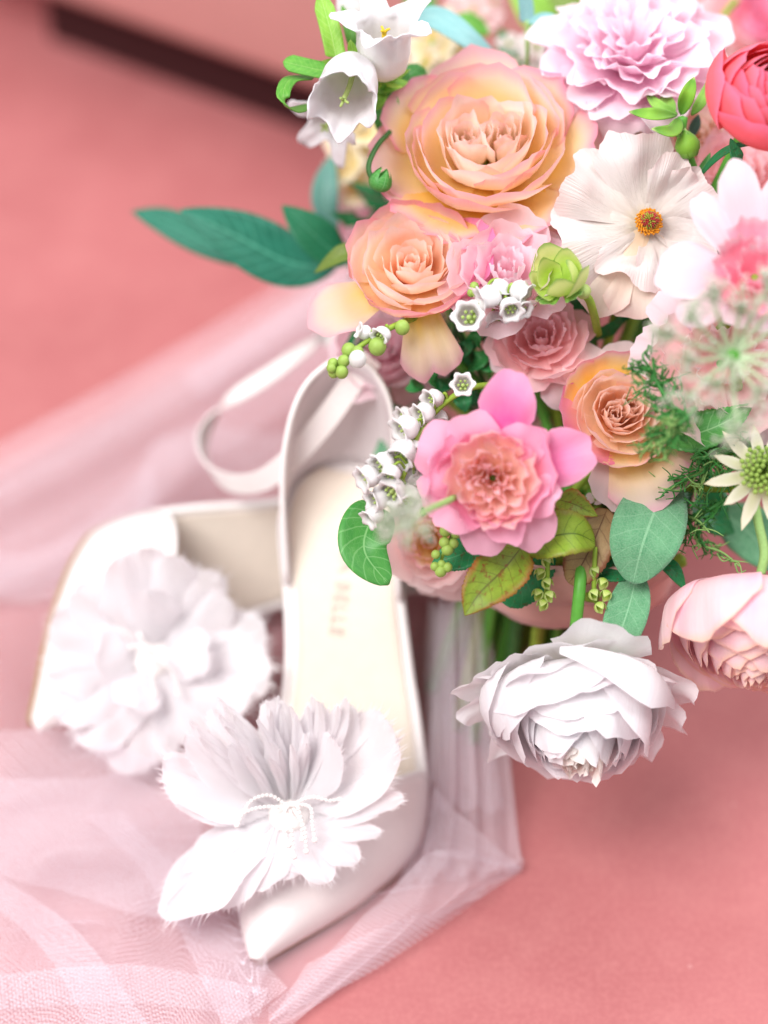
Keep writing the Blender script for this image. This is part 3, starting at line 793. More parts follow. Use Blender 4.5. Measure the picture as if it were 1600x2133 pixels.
def garden_rose(fl, m_in, m_mid, m_out, swirl=((0, 0),), guards=True):
    """many petals nested in a cup round one or two whorls"""
    q = fl.rng
    for (ox, oy) in swirl:
        sc = 1.0 if len(swirl) == 1 else 0.52
        fl.ring(m_in, 3, q.uniform(0, 360), .07 * sc, .50, 1.3, off=(ox, oy), a=.15, ruf=.02, curl=.03, rn=2)
        fl.ring(m_in, 3 if sc < 1 else 4, q.uniform(0, 360), .17 * sc, .56, 1.25 if sc < 1 else 1.0, off=(ox, oy), a=.2, ruf=.02, curl=.05, rn=2, spiral=.14)
        fl.ring(m_in, 4, q.uniform(0, 360), .29 * sc, .60, 1.0, off=(ox * .9, oy * .9), a=.2, ruf=.02, curl=.06, rn=2, notch=.05, spiral=.12)
    if len(swirl) > 1: fl.ring(m_in, 5, q.uniform(0, 360), .34, .60, 1.0, a=.22, curl=.07, ruf=.03, rn=2, spiral=.12, jit=.06)
    fl.ring(m_in, 5, q.uniform(0, 360), .43, .62, .88, a=.22, curl=.08, ruf=.03, rn=2, point=.05, spiral=.10, jit=.1)
    fl.ring(m_mid, 5, q.uniform(0, 360), .58, .61, .82, a=.25, curl=.09, ruf=.03, rn=2, point=.04, spiral=.08, jit=.09)
    fl.ring(m_mid, 5, q.uniform(0, 360), .72, .54, .80, a=.25, curl=.09, ruf=.03, rn=2, notch=.03, spiral=.08, jit=.08)
    if guards:
        fl.ring(m_out, 5, q.uniform(0, 360), .84, .42, .70, a=.25, curl=.10, tipcurl=.06, bulge=lambda r, z: (r * 1.0 + .06, z * .05))
        fl.ring(m_out, 5, q.uniform(0, 360), 1.0, .24, .62, a=.28, curl=.12, tipcurl=.10, bulge=lambda r, z: (r * .85, -.02))

def guard(fl, mat, az, r, z, ang, **kw):
    d = dict(f=.5, a=.30, p=2.3, curl=.08, ruf=.03, tipcurl=.06, wf0=1.25, nu=15, nv=14, spiral=0.0)
    b = kw.pop('b', (r * .6, z * .15 - .05)); P0 = kw.pop('P0', (.05, .02))
    d.update(kw)
    return fl.petal(mat, az, P0=P0, P1=b, P2=(r, z), ang=ang, **d)

def ranunculus(fl, m_in, m_mid, m_out, n=46, openness=0.1, ruf=.02, ragged=0.0, spread=1.0, eye=1.0, jz=.02):
    """a ball of thin overlapping petals, tighter to the eye"""
    q = fl.rng
    for i in range(n):
        t = 1 - i / (n - 1)                                   # 1 eye .. 0 outside
        rb = 1.0 * (1 - 0.88 * t ** 0.8)
        zt = 0.76 + 0.24 * t ** .6 * eye + q.normal(0, jz)
        tip = rb * (0.76 - 0.38 * t) * (1 + openness * (1 - t) ** 2) * (1 + q.normal(0, .05))
        m = m_in if t > .72 else (m_mid if t > .3 else m_out)
        zt -= (1 - t) ** 2.5 * .26
        fl.petal(m, i * 137.5 + q.normal(0, 10 + 400 * (jz - .02)), P0=(.03, 0.0), P1=(rb * (1.34 + q.normal(0, (jz - .02) * 1.5)) + .06, .26 + .14 * t - .18 * (1 - t)), P2=(tip, zt), ang=(.78 + .35 * t) * spread, f=1.0, a=.22 + .1 * q.random(), p=2.6,
                 spiral=.016 * q.choice([-1, 1]), curl=.012 + .04 * (1 - t), ruf=ruf, rn=2.2, lump=.014, point=.03 * q.random(), ragged=ragged, tipcurl=.04 * (1 - t))

def leaf(name, label, cat, pts, width, mat, group=None, face=(0, .35, 1), fold=0.25, serr=0, prof='ovate', wave=0.0, parent=None, curl=0.0, n=26, nu=9, seed=0, stem=None, stem_mat=None, origin=None, twist=0.0):
    """a leaf along a middle line of world points; width in metres"""
    r_ = np.random.default_rng(seed + 5)
    C = catmull(pts, n); T = np.gradient(C, axis=0); T /= np.linalg.norm(T, axis=1)[:, None]
    Fv = dirw(*face)
    S = np.cross(T, Fv); S /= np.linalg.norm(S, axis=1)[:, None] + 1e-9
    N = np.cross(S, T)
    t = np.linspace(0, 1, n)
    if twist:
        c, s = np.cos(twist * t)[:, None], np.sin(twist * t)[:, None]
        S, N = S * c + N * s, N * c - S * s
    w = {'ovate': np.sin(PI * t ** .72) ** .85, 'lance': np.sin(PI * t ** .9) ** .8, 'round': np.sin(PI * t ** .85) ** .55, 'sage': np.sin(PI * np.clip(t * .985 + .01, 0, 1) ** 1.15) ** .62,
         'strip': np.clip(np.minimum(t * 14, (1 - t) * 6), 0, 1) ** .5, 'obovate': np.sin(PI * t ** 1.25) ** .8}[prof]
    w = np.maximum(w, .03 if prof != 'strip' else .05) * width
    if serr:
        w = w * (1 + .055 * (np.mod(t * serr, 1) - .5) * 2)
    u = np.linspace(-1, 1, nu)
    au = np.abs(u)
    lift = fold * w[:, None] * au[None] ** 1.2 - curl * w[:, None] * au[None] ** 3
    lift = lift + wave * width * np.sin(t[:, None] * 11 + u[None] * 2 + seed) * au[None]
    V = (C[:, None] + S[:, None] * (w[:, None] * u[None])[..., None] + N[:, None] * lift[..., None]).reshape(-1, 3)
    U = np.stack([np.repeat(((u + 1) / 2)[None], n, 0), np.repeat(t[:, None], nu, 1)], -1).reshape(-1, 2)
    if parent is None:
        o0 = C[0]
        t_ = thing(name, label, cat, np.array(Matrix.Translation(o0)), group)
        o = mesh('blade', V - o0, grid_faces(n, nu), mat, t_, U)
        m = o.modifiers.new('thick', 'SOLIDIFY'); m.thickness = 0.0004
        if stem is not None:
            Vs, Fs, Us = tube_geo(stem, [.0011, .0009], 18, 7)
            mesh('stem', Vs - o0, Fs, stem_mat, t_, Us)
        return t_
    o = mesh(name, V - (origin if origin is not None else 0), grid_faces(n, nu), mat, parent, U)
    m = o.modifiers.new('thick', 'SOLIDIFY'); m.thickness = 0.0004
    return o

def L3(*pts):
    return [at(*p) for p in pts]

# ------------------------------------------------------------------ flower materials
P_PEACH_IN = petal_mat('peach_petal_inner', [(0, '#fbd07a'), (.4, '#fee6c4'), (.8, '#feebdb')], '#fedad4', .18, trans=.52)
P_PEACH_MID = petal_mat('peach_petal_middle', [(0, '#fbcc50'), (.5, '#fde3a4'), (.85, '#fde6d0')], '#fcc6ce', .2, trans=.52)
P_PEACH_OUT = petal_mat('peach_petal_outer', [(0, '#fbc43c'), (.5, '#fcd36a'), (.78, '#fddfa6'), (.92, '#fcd9ca')], '#f8a4c0', .12, trans=.52)
P_CREAM_GUARD = petal_mat('pale_guard_petal', [(0, '#f8d640'), (.4, '#fae07c'), (.7, '#fbe2bc'), (1, '#fbd8d4')], '#f8bcc8', .12, trans=.52)
P_APRICOT = petal_mat('apricot_heart_petal', [(0, '#faa862'), (.5, '#fdd2b0'), (.9, '#fee2d2')], '#fee4da', .15, trans=.52)
P_PINKEDGE = petal_mat('pink_fold_petal', [(0, '#fac07c'), (.3, '#f9b2a0'), (.65, '#f7a4be')], '#f296c4', .25, trans=.40)
P_BLUSHPEACH = petal_mat('blush_peach_petal', [(0, '#fbc870'), (.45, '#fddab2'), (.85, '#fdd6cc')], '#f9b0bf', .2, trans=.52)
P_SPRAY = petal_mat('spray_rose_petal', [(0, '#fab8b6'), (.5, '#fdd2d2'), (.9, '#fddee0')], '#fcd2da', .2, trans=.52)
P_SPRAY2 = petal_mat('mauve_pink_petal', [(0, '#f7c0d0'), (.5, '#fad6e0'), (.9, '#fbe0e8')], '#fbe4ec', .2, trans=.52)
P_HOT = petal_mat('vivid_pink_petal', [(0, '#fbd8c8'), (.22, '#f584ae'), (.55, '#f066aa'), (.85, '#f694c4')], '#f8a8cc', .2, blotch='#f59ac4', trans=.36)
P_HOT2 = petal_mat('soft_pink_petal', [(0, '#f9b498'), (.3, '#f69cb0'), (.7, '#f7aac8'), (1, '#f8bed6')], '#f8b2ce', .2, trans=.40)
P_SALMON = petal_mat('salmon_heart_petal', [(0, '#fab06a'), (.35, '#fcd0be'), (.75, '#fddcd6')], '#fbc8d0', .3, trans=.52)
P_LISI = petal_mat('lisianthus_petal', [(0, '#f5bcd6'), (.4, '#f7c8de'), (.8, '#f9deea')], '#faeaf2', .2, trans=.42, streak=.06)
P_WHITE = petal_mat('white_petal', [(0, '#f6eed8'), (.3, '#f8f5f3'), (1, '#f8f5f8')], None, trans=.40, streak=.06, rough=.45, veins=.45)
P_WHITE_EYE = petal_mat('creamy_eye_petal', [(0, '#f3e6b0'), (.5, '#f8efd6'), (1, '#faf3ee')], None, trans=.34)
P_CREAM = petal_mat('satin_cream_petal', [(0, '#e2cca6'), (.25, '#e8dcd2'), (.8, '#e9e0dd')], '#ecd8d6', .18, trans=.30, streak=.16, rough=.32, spec=.5, veins=1.0)
P_BEIGE = petal_mat('beige_under_petal', [(0, '#e6c8a0'), (.4, '#f3dcc8'), (1, '#f6e6dc')], '#f0d4cc', .15, trans=.3, streak=.1)
P_CORAL = petal_mat('coral_petal', [(0, '#f4503e'), (.4, '#f86a64'), (.8, '#f87a86')], '#f68cac', .16, trans=.40)
P_CORAL_IN = petal_mat('coral_heart_petal', [(0, '#f4705a'), (.5, '#fa9a86'), (1, '#faa69e')], '#fbb4ae', .14, trans=.38)
P_PALE = petal_mat('blush_white_petal', [(0, '#f08ea6'), (.25, '#f2b0c2'), (.5, '#eccbd6'), (.9, '#e9d6dd')], None, trans=.38)
P_PALE_IN = petal_mat('rose_heart_petal', [(0, '#f2809a'), (.5, '#f7aabd'), (1, '#f9c8d4')], '#fad6de', .2, trans=.40)
P_BLUSH = petal_mat('blush_petal', [(0, '#fac2c0'), (.4, '#fcdad8'), (.9, '#fde6e6')], '#fdeaea', .15, trans=.52)
P_RANPINK = petal_mat('pink_ranunculus_petal', [(0, '#fbeec4'), (.22, '#fce6d4'), (.5, '#fcd6da'), (.85, '#fcdfe2')], '#f3d2ac', .06, blotch='#f9b6d4', trans=.42, streak=.1, veins=.5)
P_YCREAM = petal_mat('cream_yellow_petal', [(0, '#e8c65a'), (.5, '#f2e2b4'), (1, '#f6eddc')], None, trans=.36)
P_STAR = petal_mat('pale_green_bract', [(0, '#c3d66c'), (.3, '#e8ebb8'), (1, '#f8f5e2')], '#eee4c0', .1, trans=.40, streak=.08, veins=.6)
P_LIME = petal_mat('lime_bud_sepal', [(0, '#8db43a'), (.5, '#b6d45c'), (.85, '#d6e08e')], '#7fb04a', .1, trans=.34, streak=.12)
P_SEPAL = petal_mat('green_sepal', [(0, '#6fa838'), (.6, '#8fc24a'), (1, '#5b9a3a')], '#c8d690', .12, trans=.25)
G_STEM = plain('green_stem', '#5ea83e', .45, .15, 300, .05, .4, trans=.1)
G_STEM_Y = plain('yellow_green_stem', '#93b03e', .5, .2, 240, .05, .3, trans=.1)
G_STEM_P = plain('pale_hairy_stem', '#a9cf7e', .6, .15, 900, .2, .3, trans=.15)
G_STEM_D = plain('dark_green_stem', '#3c6a34', .55, .25, 200, .05, .3)
L_FRESH = leaf_mat('fresh_green_leaf', '#58a63a', '#7cc04c', '#a3d070', trans=.3, rough=.4)
L_LIME = leaf_mat('lime_leaf', '#86c23e', '#a8d45a', '#c4e28a', trans=.34)
L_DARK = leaf_mat('dark_green_leaf', '#1f7a4a', '#2b8a4c', '#4fa36a', trans=.18, rough=.35, spot='#5a4a22')
L_MID = leaf_mat('mid_green_leaf', '#3f8e3c', '#58a24a', '#8cc47c', trans=.26, rough=.4, vw=.07)
L_TEAL = leaf_mat('teal_leaf', '#17664f', '#2b8068', '#5fb598', trans=.18, rough=.4, side=12)
L_TEAL2 = leaf_mat('deep_teal_leaf', '#1a6a48', '#267a54', '#4f9c7a', trans=.18, rough=.4, side=12)
L_OLIVE = leaf_mat('olive_leaf', '#66822f', '#7f9440', '#9cae62', trans=.25)
L_EUC = leaf_mat('eucalyptus_leaf', '#7fb4b6', '#97c4c4', '#a8d2d0', trans=.2, rough=.55, side=14)
L_EUC_D = leaf_mat('grey_green_leaf', '#557f7c', '#5f9884', '#88b3a4', trans=.18, rough=.5, side=14)
L_ROSE = leaf_mat('rose_leaf', '#7f9a2c', '#9db43c', '#5f5a22', '#a8682c', trans=.3, rough=.4, spot='#8a4a20', side=8)
L_ROSE2 = leaf_mat('yellow_green_rose_leaf', '#8fb034', '#a6c248', '#4f6a24', '#8f8a30', trans=.3, rough=.4, side=7)
L_BROWN = leaf_mat('bronze_leaf', '#a98a5c', '#b89a6a', '#6a4430', '#8a4a34', trans=.3, rough=.5, side=6)
L_SAGE = leaf_mat('sage_leaf', '#4d8f62', '#67a577', '#8cc094', trans=.15, rough=.8, fuzz=.30, side=8, spec=.15, vw=.035)
L_BOX = leaf_mat('boxwood_leaf', '#2a8a44', '#3c9c50', '#6cbc72', trans=.2, rough=.3)
M_ORANGE = plain('orange_stamen', '#e2951f', .6, .2, 900)
M_YELLOW = plain('yellow_pistil', '#e8c52c', .6, .15, 700, trans=.15)
M_RED = plain('red_pistil', '#b8403a', .6, .25, 900)
M_OLIVE = plain('olive_carpel', '#a3a03c', .6, .25, 900)
M_PGREEN = plain('pale_green_style', '#bcd27c', .55, .1, 500, trans=.2)
M_BELL = plain('lily_bell_white', '#efecec', .45, .02, 300, trans=.36)
M_BUDG = plain('green_bud', '#a9c860', .5, .15, 400, trans=.25)
M_LACE = plain('lace_ray', '#d2e3c0', .6, .1, 400, trans=.25)
M_LACE2 = plain('lace_raylet', '#bccdab', .6, .15, 400, trans=.2)
M_FLORET = plain('lace_floret', '#ece9df', .6, .05, 500, trans=.3)
M_DILL = plain('dill_green', '#3f8a3c', .5, .2, 300, trans=.15)
M_DILL_L = plain('light_dill_green', '#8fb968', .5, .2, 300, trans=.15)
M_CAMP = petal_mat('bellflower_petal', [(0, '#e6ead0'), (.3, '#f0eeee'), (1, '#f2eff2')], None, trans=.36, streak=.08, rough=.4)
M_WRAP = plain('blush_ribbon', '#ecb6ab', .5, .05, 300, .05, .4, sheen=.3, trans=.15)

# ------------------------------------------------------------------ the bouquet: big blooms
G_PEACH = 'peach garden roses in the bouquet'
G_SPRAYR = 'pink spray roses in the bouquet'
k8 = mpx(.8)
# 1 big peach rose
fl = Flower('garden_rose', 'largest peach rose, wide open with two whorls, above the other roses', 'rose', (1008, 282), .80, (-.06, .42, .88), 205 * k8, .5, G_PEACH, seed=3)
garden_rose(fl, P_PEACH_IN, P_PEACH_MID, P_PEACH_OUT, swirl=((-.16, .02), (.2, .05)), guards=False)
fl.ring(P_PEACH_MID, 5, 30, .74, .46, .74, a=.22, curl=.06, ruf=.02, tipcurl=.03)
for az, r, z, an, m in [(95, 1.02, .42, .72, P_CREAM_GUARD), (140, 1.0, .40, .60, P_PEACH_OUT), (180, 1.03, .30, .62, P_CREAM_GUARD), (50, .95, .42, .66, P_PEACH_OUT), (5, 1.0, .34, .6, P_PEACH_OUT),
                        (-30, 1.0, .20, .62, P_PEACH_OUT), (-62, .98, .24, .6, P_PEACH_OUT), (-92, .98, .20, .62, P_PEACH_OUT), (-122, .98, .22, .6, P_PEACH_OUT), (-150, 1.0, .24, .55, P_PEACH_OUT)]:
    guard(fl, m, az, r, z, an, f=.9, b=(r * .95, -.02), curl=.09, tipcurl=.07, wf0=1.0)
for az, r, z, an, m in [(12, 1.16, .14, .5, P_CREAM_GUARD), (-45, 1.02, .05, .55, P_PEACH_OUT), (-80, 1.02, .04, .55, P_PEACH_OUT), (-112, 1.02, .05, .5, P_PEACH_OUT), (160, 1.1, .12, .5, P_CREAM_GUARD), (75, 1.06, .2, .5, P_CREAM_GUARD)]:
    guard(fl, m, az, r, z, an, f=.8, b=(r * .8, -.14), curl=.10, tipcurl=.06, wf0=1.0, ruf=.03)
fl.calyx(P_SEPAL)

# 2 cupped peach rose with a flat guard petal
fl = Flower('garden_rose', 'cupped peach rose with a flat pale petal hanging out beside the strap loop', 'rose', (858, 530), .79, (.0, .48, .86), 136 * mpx(.79), .62, G_PEACH, seed=11)
garden_rose(fl, P_APRICOT, P_PEACH_IN, P_BLUSHPEACH, guards=False)
for az, r, z, an, m in [(100, .95, .62, .75, P_BLUSHPEACH), (150, .92, .58, .7, P_BLUSHPEACH), (200, .86, .5, .7, P_BLUSHPEACH), (-100, .86, .42, .8, P_BLUSHPEACH), (-60, .88, .46, .75, P_BLUSHPEACH), (-20, .9, .5, .7, P_PINKEDGE), (60, .96, .62, .7, P_BLUSHPEACH)]:
    guard(fl, m, az, r, z, an, f=1.0, b=(r * 1.25, -.02), curl=.05, tipcurl=.05, wf0=1.0)
guard(fl, P_PINKEDGE, 12, 1.02, .62, .85, f=1.0, b=(1.2, -.05), curl=.16, tipcurl=.12, wf0=1.0)
guard(fl, P_CREAM_GUARD, 205, 1.72, -.02, .42, f=.3, b=(.9, -.06), curl=.10, tipcurl=.12, a=.32)
guard(fl, P_CREAM_GUARD, -76, 1.62, -.5, .40, f=.3, b=(.9, -.05), curl=.08, tipcurl=.10, a=.2, ruf=.06, notch=.08)
fl.calyx(P_SEPAL)

# 3 lower peach rose
fl = Flower('garden_rose', 'peach rose with orange heart and broad pale yellow lower petal', 'rose', (1295, 850), .785, (.06, .22, .95), 118 * mpx(.785), .58, G_PEACH, seed=23)
garden_rose(fl, P_APRICOT, P_PEACH_IN, P_PEACH_OUT, swirl=((-.10, -.06), (.22, .10)), guards=False)
for az, r, z, an, m in [(90, .98, .52, .75, P_PEACH_OUT), (140, .98, .5, .7, P_PEACH_OUT), (185, .98, .5, .7, P_PINKEDGE), (225, .95, .45, .7, P_PINKEDGE), (-80, .95, .45, .8, P_PEACH_MID), (-40, .95, .45, .7, P_PEACH_MID), (30, .96, .5, .7, P_PEACH_OUT)]:
    guard(fl, m, az, r, z, an, f=1.0, b=(r * 1.18, 0), curl=.06, tipcurl=.04, wf0=1.0)
guard(fl, P_CREAM_GUARD, -66, 1.66, .34, .60, f=.5, b=(1.15, -.10), curl=.14, tipcurl=.16, a=.22)
guard(fl, P_CREAM_GUARD, -42, 1.66, .22, .46, f=.4, b=(1.1, -.15), curl=.16, tipcurl=.10, a=.3)
guard(fl, P_BLUSH, -90, 1.58, .16, .45, f=.4, b=(1.0, -.2), curl=.14, tipcurl=.10, a=.3)
guard(fl, P_BLUSH, 118, 1.36, .16, .45, f=.5, b=(.95, -.12), curl=.2, tipcurl=.18)
guard(fl, P_BLUSH, 82, 1.34, .12, .45, f=.5, b=(.95, -.12), curl=.14, tipcurl=.1)
guard(fl, P_BLUSH, 48, 1.36, .1, .5, f=.5, b=(.9, -.12), curl=.14, tipcurl=.1)
fl.calyx(P_SEPAL)

# 4 open vivid pink rose facing forward
fl = Flower('garden_rose', 'open vivid pink rose with crinkled salmon heart, a petal sticking straight up', 'rose', (1025, 1000), .752, (-.08, -.10, .98), 128 * mpx(.752), .42, 'pink roses in the bouquet', seed=31)
fl.ring(P_SALMON, 4, 60, .06, .38, 1.2, ruf=.06, curl=.06, a=.2, rn=2, jit=.2, spiral=.15)
fl.ring(P_SALMON, 5, 10, .16, .44, 1.0, ruf=.08, curl=.08, a=.2, rn=2, jit=.2, spiral=.15, notch=.08)
fl.ring(P_SALMON, 6, 40, .30, .46, .75, ruf=.09, curl=.10, a=.22, rn=2.4, jit=.18, spiral=.12, fold=.05)
fl.ring(P_SALMON, 7, 0, .46, .45, .66, ruf=.09, curl=.10, a=.22, rn=2.4, jit=.16, spiral=.1, notch=.06)
fl.ring(P_SALMON, 7, 20, .62, .42, .62, ruf=.08, curl=.12, a=.25, rn=2.2, jit=.14)
fl.ring(P_HOT2, 7, 10, .80, .36, .6, ruf=.07, curl=.12, a=.25, rn=2, jit=.12)
for az, r, z, an, m, w in [(78, 1.70, .30, .42, P_HOT, 1.35), (16, 1.66, .16, .44, P_HOT, 1.3), (150, 1.30, .24, .6, P_HOT2, 1.2), (112, 1.02, .36, .66, P_HOT2, 1.0), (196, 1.18, .18, .52, P_HOT2, 1.2), (-100, 1.24, .12, .55, P_HOT2, 1.2), (-52, 1.36, .10, .5, P_HOT2, 1.2), (-20, 1.02, .34, .6, P_HOT2, 1.0), (48, 1.0, .38, .6, P_HOT2, 1.0), (-135, 1.02, .32, .6, P_HOT2, 1.0), (175, .95, .40, .6, P_HOT2, 1.0), (-75, .95, .36, .6, P_HOT2, 1.0)]:
    guard(fl, m, az, r, z, an, f=.6, b=(r * .55, -.14), curl=.12, tipcurl=.10, wf0=w, a=.34, ruf=.05, rn=2, notch=.03, lump=.05, spiral=.04)
fl.calyx(P_SEPAL)

# 5 spray roses
def spray(label, top, d, axis, R, seed, m1, m2, guards=(), **kw):
    fl = Flower('spray_rose', label, 'rose', top, d, axis, R * mpx(d), .6, G_SPRAYR, seed=seed)
    q = fl.rng
    fl.ring(m1, 4, 10, .10, .54, 1.0, ruf=.03, curl=.04, a=.2)
    fl.ring(m1, 5, 50, .26, .6, .8, ruf=.04, curl=.06, a=.22, point=.06)
    fl.ring(m1, 5, 10, .46, .6, .8, ruf=.04, curl=.09, a=.22, point=.08)
    fl.ring(m2, 5, 30, .66, .52, .8, ruf=.04, curl=.12, a=.25, point=.05)
    fl.ring(m2, 5, 0, .84, .42, .74, ruf=.04, curl=.15, tipcurl=.08, a=.25, point=.06)
    fl.ring(m2, 5, 36, 1.0, .22, .66, ruf=.04, curl=.16, tipcurl=.12, a=.28, bulge=lambda r, z: (r * .85, -.05))
    for az, r, z, an, m in guards: guard(fl, m, az, r, z, an, curl=.14, tipcurl=.1)
    fl.calyx(P_SEPAL)
    return fl
spray('pink spray rose with folded petals directly under the lime bud', (1125, 690), .80, (-.15, .35, .9), 98, 41, P_SPRAY, P_SPRAY, [(195, 1.15, .1, .5, P_SPRAY2), (235, 1.3, -.1, .5, P_SPRAY), (-70, 1.5, -.3, .45, P_SPRAY2)])
spray('mauve pink spray rose tucked under the largest peach rose', (1055, 545), .782, (-.05, .42, .9), 122, 43, P_SPRAY2, P_SPRAY2, [(100, 1.1, .2, .5, P_SPRAY2), (40, 1.2, .2, .5, P_SPRAY2)])
spray('half hidden pink spray rose behind the green bud spike', (795, 715), .845, (-.1, .15, .95), 100, 47, P_SPRAY2, P_SPRAY2, [(-30, 1.5, -.3, .45, P_SPRAY2), (-60, 1.3, -.3, .45, P_SPRAY), (150, 1.1, .1, .5, P_BLUSH)])
spray('small peach pink rose low behind the round green leaf', (890, 1130), .815, (-.2, -.1, .95), 95, 53, P_PEACH_MID, P_BLUSH, [(-110, 1.1, -.1, .5, P_BLUSH), (-60, 1.6, -.25, .5, P_BLUSH), (-88, 1.4, -.2, .5, P_BLUSH), (-40, 1.2, -.2, .5, P_BLUSH)])
spray('peach rose behind the lisianthus calyx and green bud', (1455, 275), .83, (.0, .3, .9), 100, 59, P_PEACH_IN, P_BLUSH, [(60, 1.1, .1, .5, P_PINKEDGE), (-60, 1.2, .0, .5, P_PINKEDGE)])
spray('pink rose between the coral ranunculus and dark slender leaves', (1545, 345), .82, (.05, .25, .95), 90, 61, P_SPRAY, P_SPRAY, [(170, 1.1, .1, .5, P_SPRAY)])
spray('blurred pink bloom at the far upper edge behind coral ranunculus', (1590, 25), .93, (.1, .3, .9), 105, 67, P_HOT2, P_SPRAY, [])
spray('blurred dusky pink rose behind the sage leaves and cream blooms', (755, 450), .90, (-.4, .1, .9), 75, 71, P_SPRAY2, P_SPRAY2, [(200, 1.2, .1, .5, P_SPRAY2)])
spray('reddish pink rose deep in shade beside the grey green leaf', (1270, 330), .86, (.1, .3, .9), 90, 73, P_SPRAY, P_SPRAY)

# 6 lisianthus
fl = Flower('lisianthus', 'pale pink ruffled lisianthus with green calyx at the top of the bouquet', 'lisianthus', (1325, 70), .815, (-.02, .50, .85), 165 * mpx(.815), .42, seed=81)
for n, r, z, an, rf in [(3, .13, .50, 1.2, .05), (4, .30, .56, 1.0, .08), (4, .48, .56, .95, .10), (5, .66, .50, .85, .12), (5, .84, .38, .8, .13), (5, 1.0, .22, .74, .14), (6, 1.10, .0, .62, .14)]:
    fl.ring(P_LISI, n, fl.rng.uniform(0, 360), r, z, an, ruf=rf, rn=2.6, a=.16, p=2.8, curl=.10, tipcurl=.08, jit=.12, ragged=.006, nu=29, nv=14, lump=.04, bulge=(lambda r, z: (r * .9 + .05, z * .1)))
fl.petal(P_LISI, -124, P0=(.1, 0), P1=(.7, -.1), P2=(1.12, .06), ang=.26, f=.5, ruf=.08, ragged=.008, nu=21)
# calyx and bud of the lisianthus
cy = thing('lisianthus_bud', 'green calyx with splayed sepals and a closed bud under the lisianthus', 'flower bud', np.array(Matrix.Translation(at(1425, 245, .80))))
o0 = at(1425, 245, .80)
for pts, w in [(((1418, 240, .80), (1432, 200, .79), (1446, 160, .79)), 15), (((1410, 240, .80), (1360, 240, .79), (1310, 232, .795)), 14), (((1415, 245, .80), (1400, 275, .785), (1358, 268, .78)), 15),
               (((1412, 238, .80), (1372, 222, .80), (1345, 190, .81)), 12), (((1440, 240, .80), (1462, 210, .80), (1478, 165, .81)), 11), (((1405, 235, .80), (1390, 215, .805), (1385, 190, .81)), 14)]:
    leaf('sepal', None, None, L3(*pts), w * k8, P_SEPAL, parent=cy, origin=o0, fold=.5, prof='lance', n=14, nu=7)
V, F, U = tube_geo(L3((1422, 245, .80), (1420, 285, .80), (1440, 340, .80), (1450, 368, .80)), [.0022, .0018], 20, 8); mesh('stem', V - o0, F, G_STEM, cy, U)
prof = [(.05, 1.0), (.25, .85), (.62, .45), (.8, .05), (.75, -.35), (.45, -.7), (.2, -.85)]
Mb = frame(at(1432, 302, .792), dirw(-.25, .95, .2))
V, F, U = lathe_geo(np.array(prof[::-1]) * 33 * k8, 14); V = xf(V, Mb); mesh('bud', V - o0, F, P_SEPAL, cy, U)
for i in range(5):
    Vp, Fp, Up = petal_geo((.45, -.75), (1.0, -.1), (.12, 1.08), .55, a=.55, p=1.6, nu=7, nv=9, seed=i)
    mesh('bud_sepal', xf(rotz(Vp, i * 1.2566) * 34 * k8, Mb) - o0, Fp, P_SEPAL, cy, Up)
leaf('bract', None, None, L3((1450, 368, .80), (1465, 350, .80), (1480, 318, .80)), 9 * k8, L_MID, parent=cy, origin=o0, prof='lance', n=12, nu=5)

# 7 butterfly ranunculus
fl = Flower('butterfly_ranunculus', 'satiny cream single flower with dark red eye and orange stamens', 'flower', (1352, 462), .79, (.06, .16, .98), 150 * mpx(.79), .16, seed=91)
for az, r, z, an, m in [(-128, 1.42, -.16, .48, P_BEIGE), (-100, 1.30, -.15, .5, P_BEIGE), (-62, 1.10, -.1, .5, P_BEIGE), (75, 1.1, .05, .5, P_CREAM), (128, 1.15, .05, .45, P_CREAM)]:
    guard(fl, m, az, r, z, an, f=.3, b=(r * .5, -.12), curl=.1, ruf=.08, rn=1.8, wf0=1.1, a=.26, ragged=.004)
for az, r, z, an, rf in [(34, .92, .34, .62, .08), (64, .90, .40, .5, .09), (102, 1.20, .40, .60, .06), (148, 1.30, .30, .52, .07), (192, 1.28, .18, .66, .07), (246, .84, .20, .75, .09), (-72, .70, .16, .75, .09), (-16, .84, .24, .66, .08)]:
    guard(fl, P_CREAM, az, r, z, an, f=.55, b=(r * .50, -.12), curl=.06, ruf=rf * 1.5, rn=1.5, wf0=1.1, a=.20, p=3.0, tipcurl=.08, nu=37, nv=22, lump=.15, ragged=.006)
A = Acc()
for i in range(110):
    a = i * 2.399; rr = .085 + .06 * (i / 110); h = .20 + fl.rng.uniform(-.02, .03) - .05 * (i / 110)
    p = np.array([rr * .8 * math.cos(a), rr * .8 * math.sin(a), .03]); e = np.array([rr * 1.35 * math.cos(a), rr * 1.35 * math.sin(a), h])
    A.add(*tube_geo(np.array([p, (p + e) / 2 + [0, 0, .02], e]) * fl.R, [.0002, .0003], 5, 4)); A.add(*ball_geo(e * fl.R, .00052, 6, 5, (1, 1, 1.5)))
A.build('stamen', M_ORANGE, fl.t)['kind'] = 'stuff'
A = Acc(); B = Acc()
for i in range(120):
    t = i / 120; th = math.acos(1 - t * .9); a = i * 2.399
    c = np.array([.10 * math.sin(th) * math.cos(a), .10 * math.sin(th) * math.sin(a), .17 + .15 * math.cos(th)])
    n = unit([math.sin(th) * math.cos(a), math.sin(th) * math.sin(a), .6])
    (A if fl.rng.random() < .55 else B).add(*tube_geo(np.array([c, c + n * .045]) * fl.R, [.0005, .0002], 4, 5))
V, F, U = ball_geo((0, 0, .17 * fl.R), .105 * fl.R, 14, 9, (1, 1, 1)); B.add(V, F, U)
cc = B.build('carpel', M_OLIVE, fl.t)
A.build('stigma', M_RED, cc)

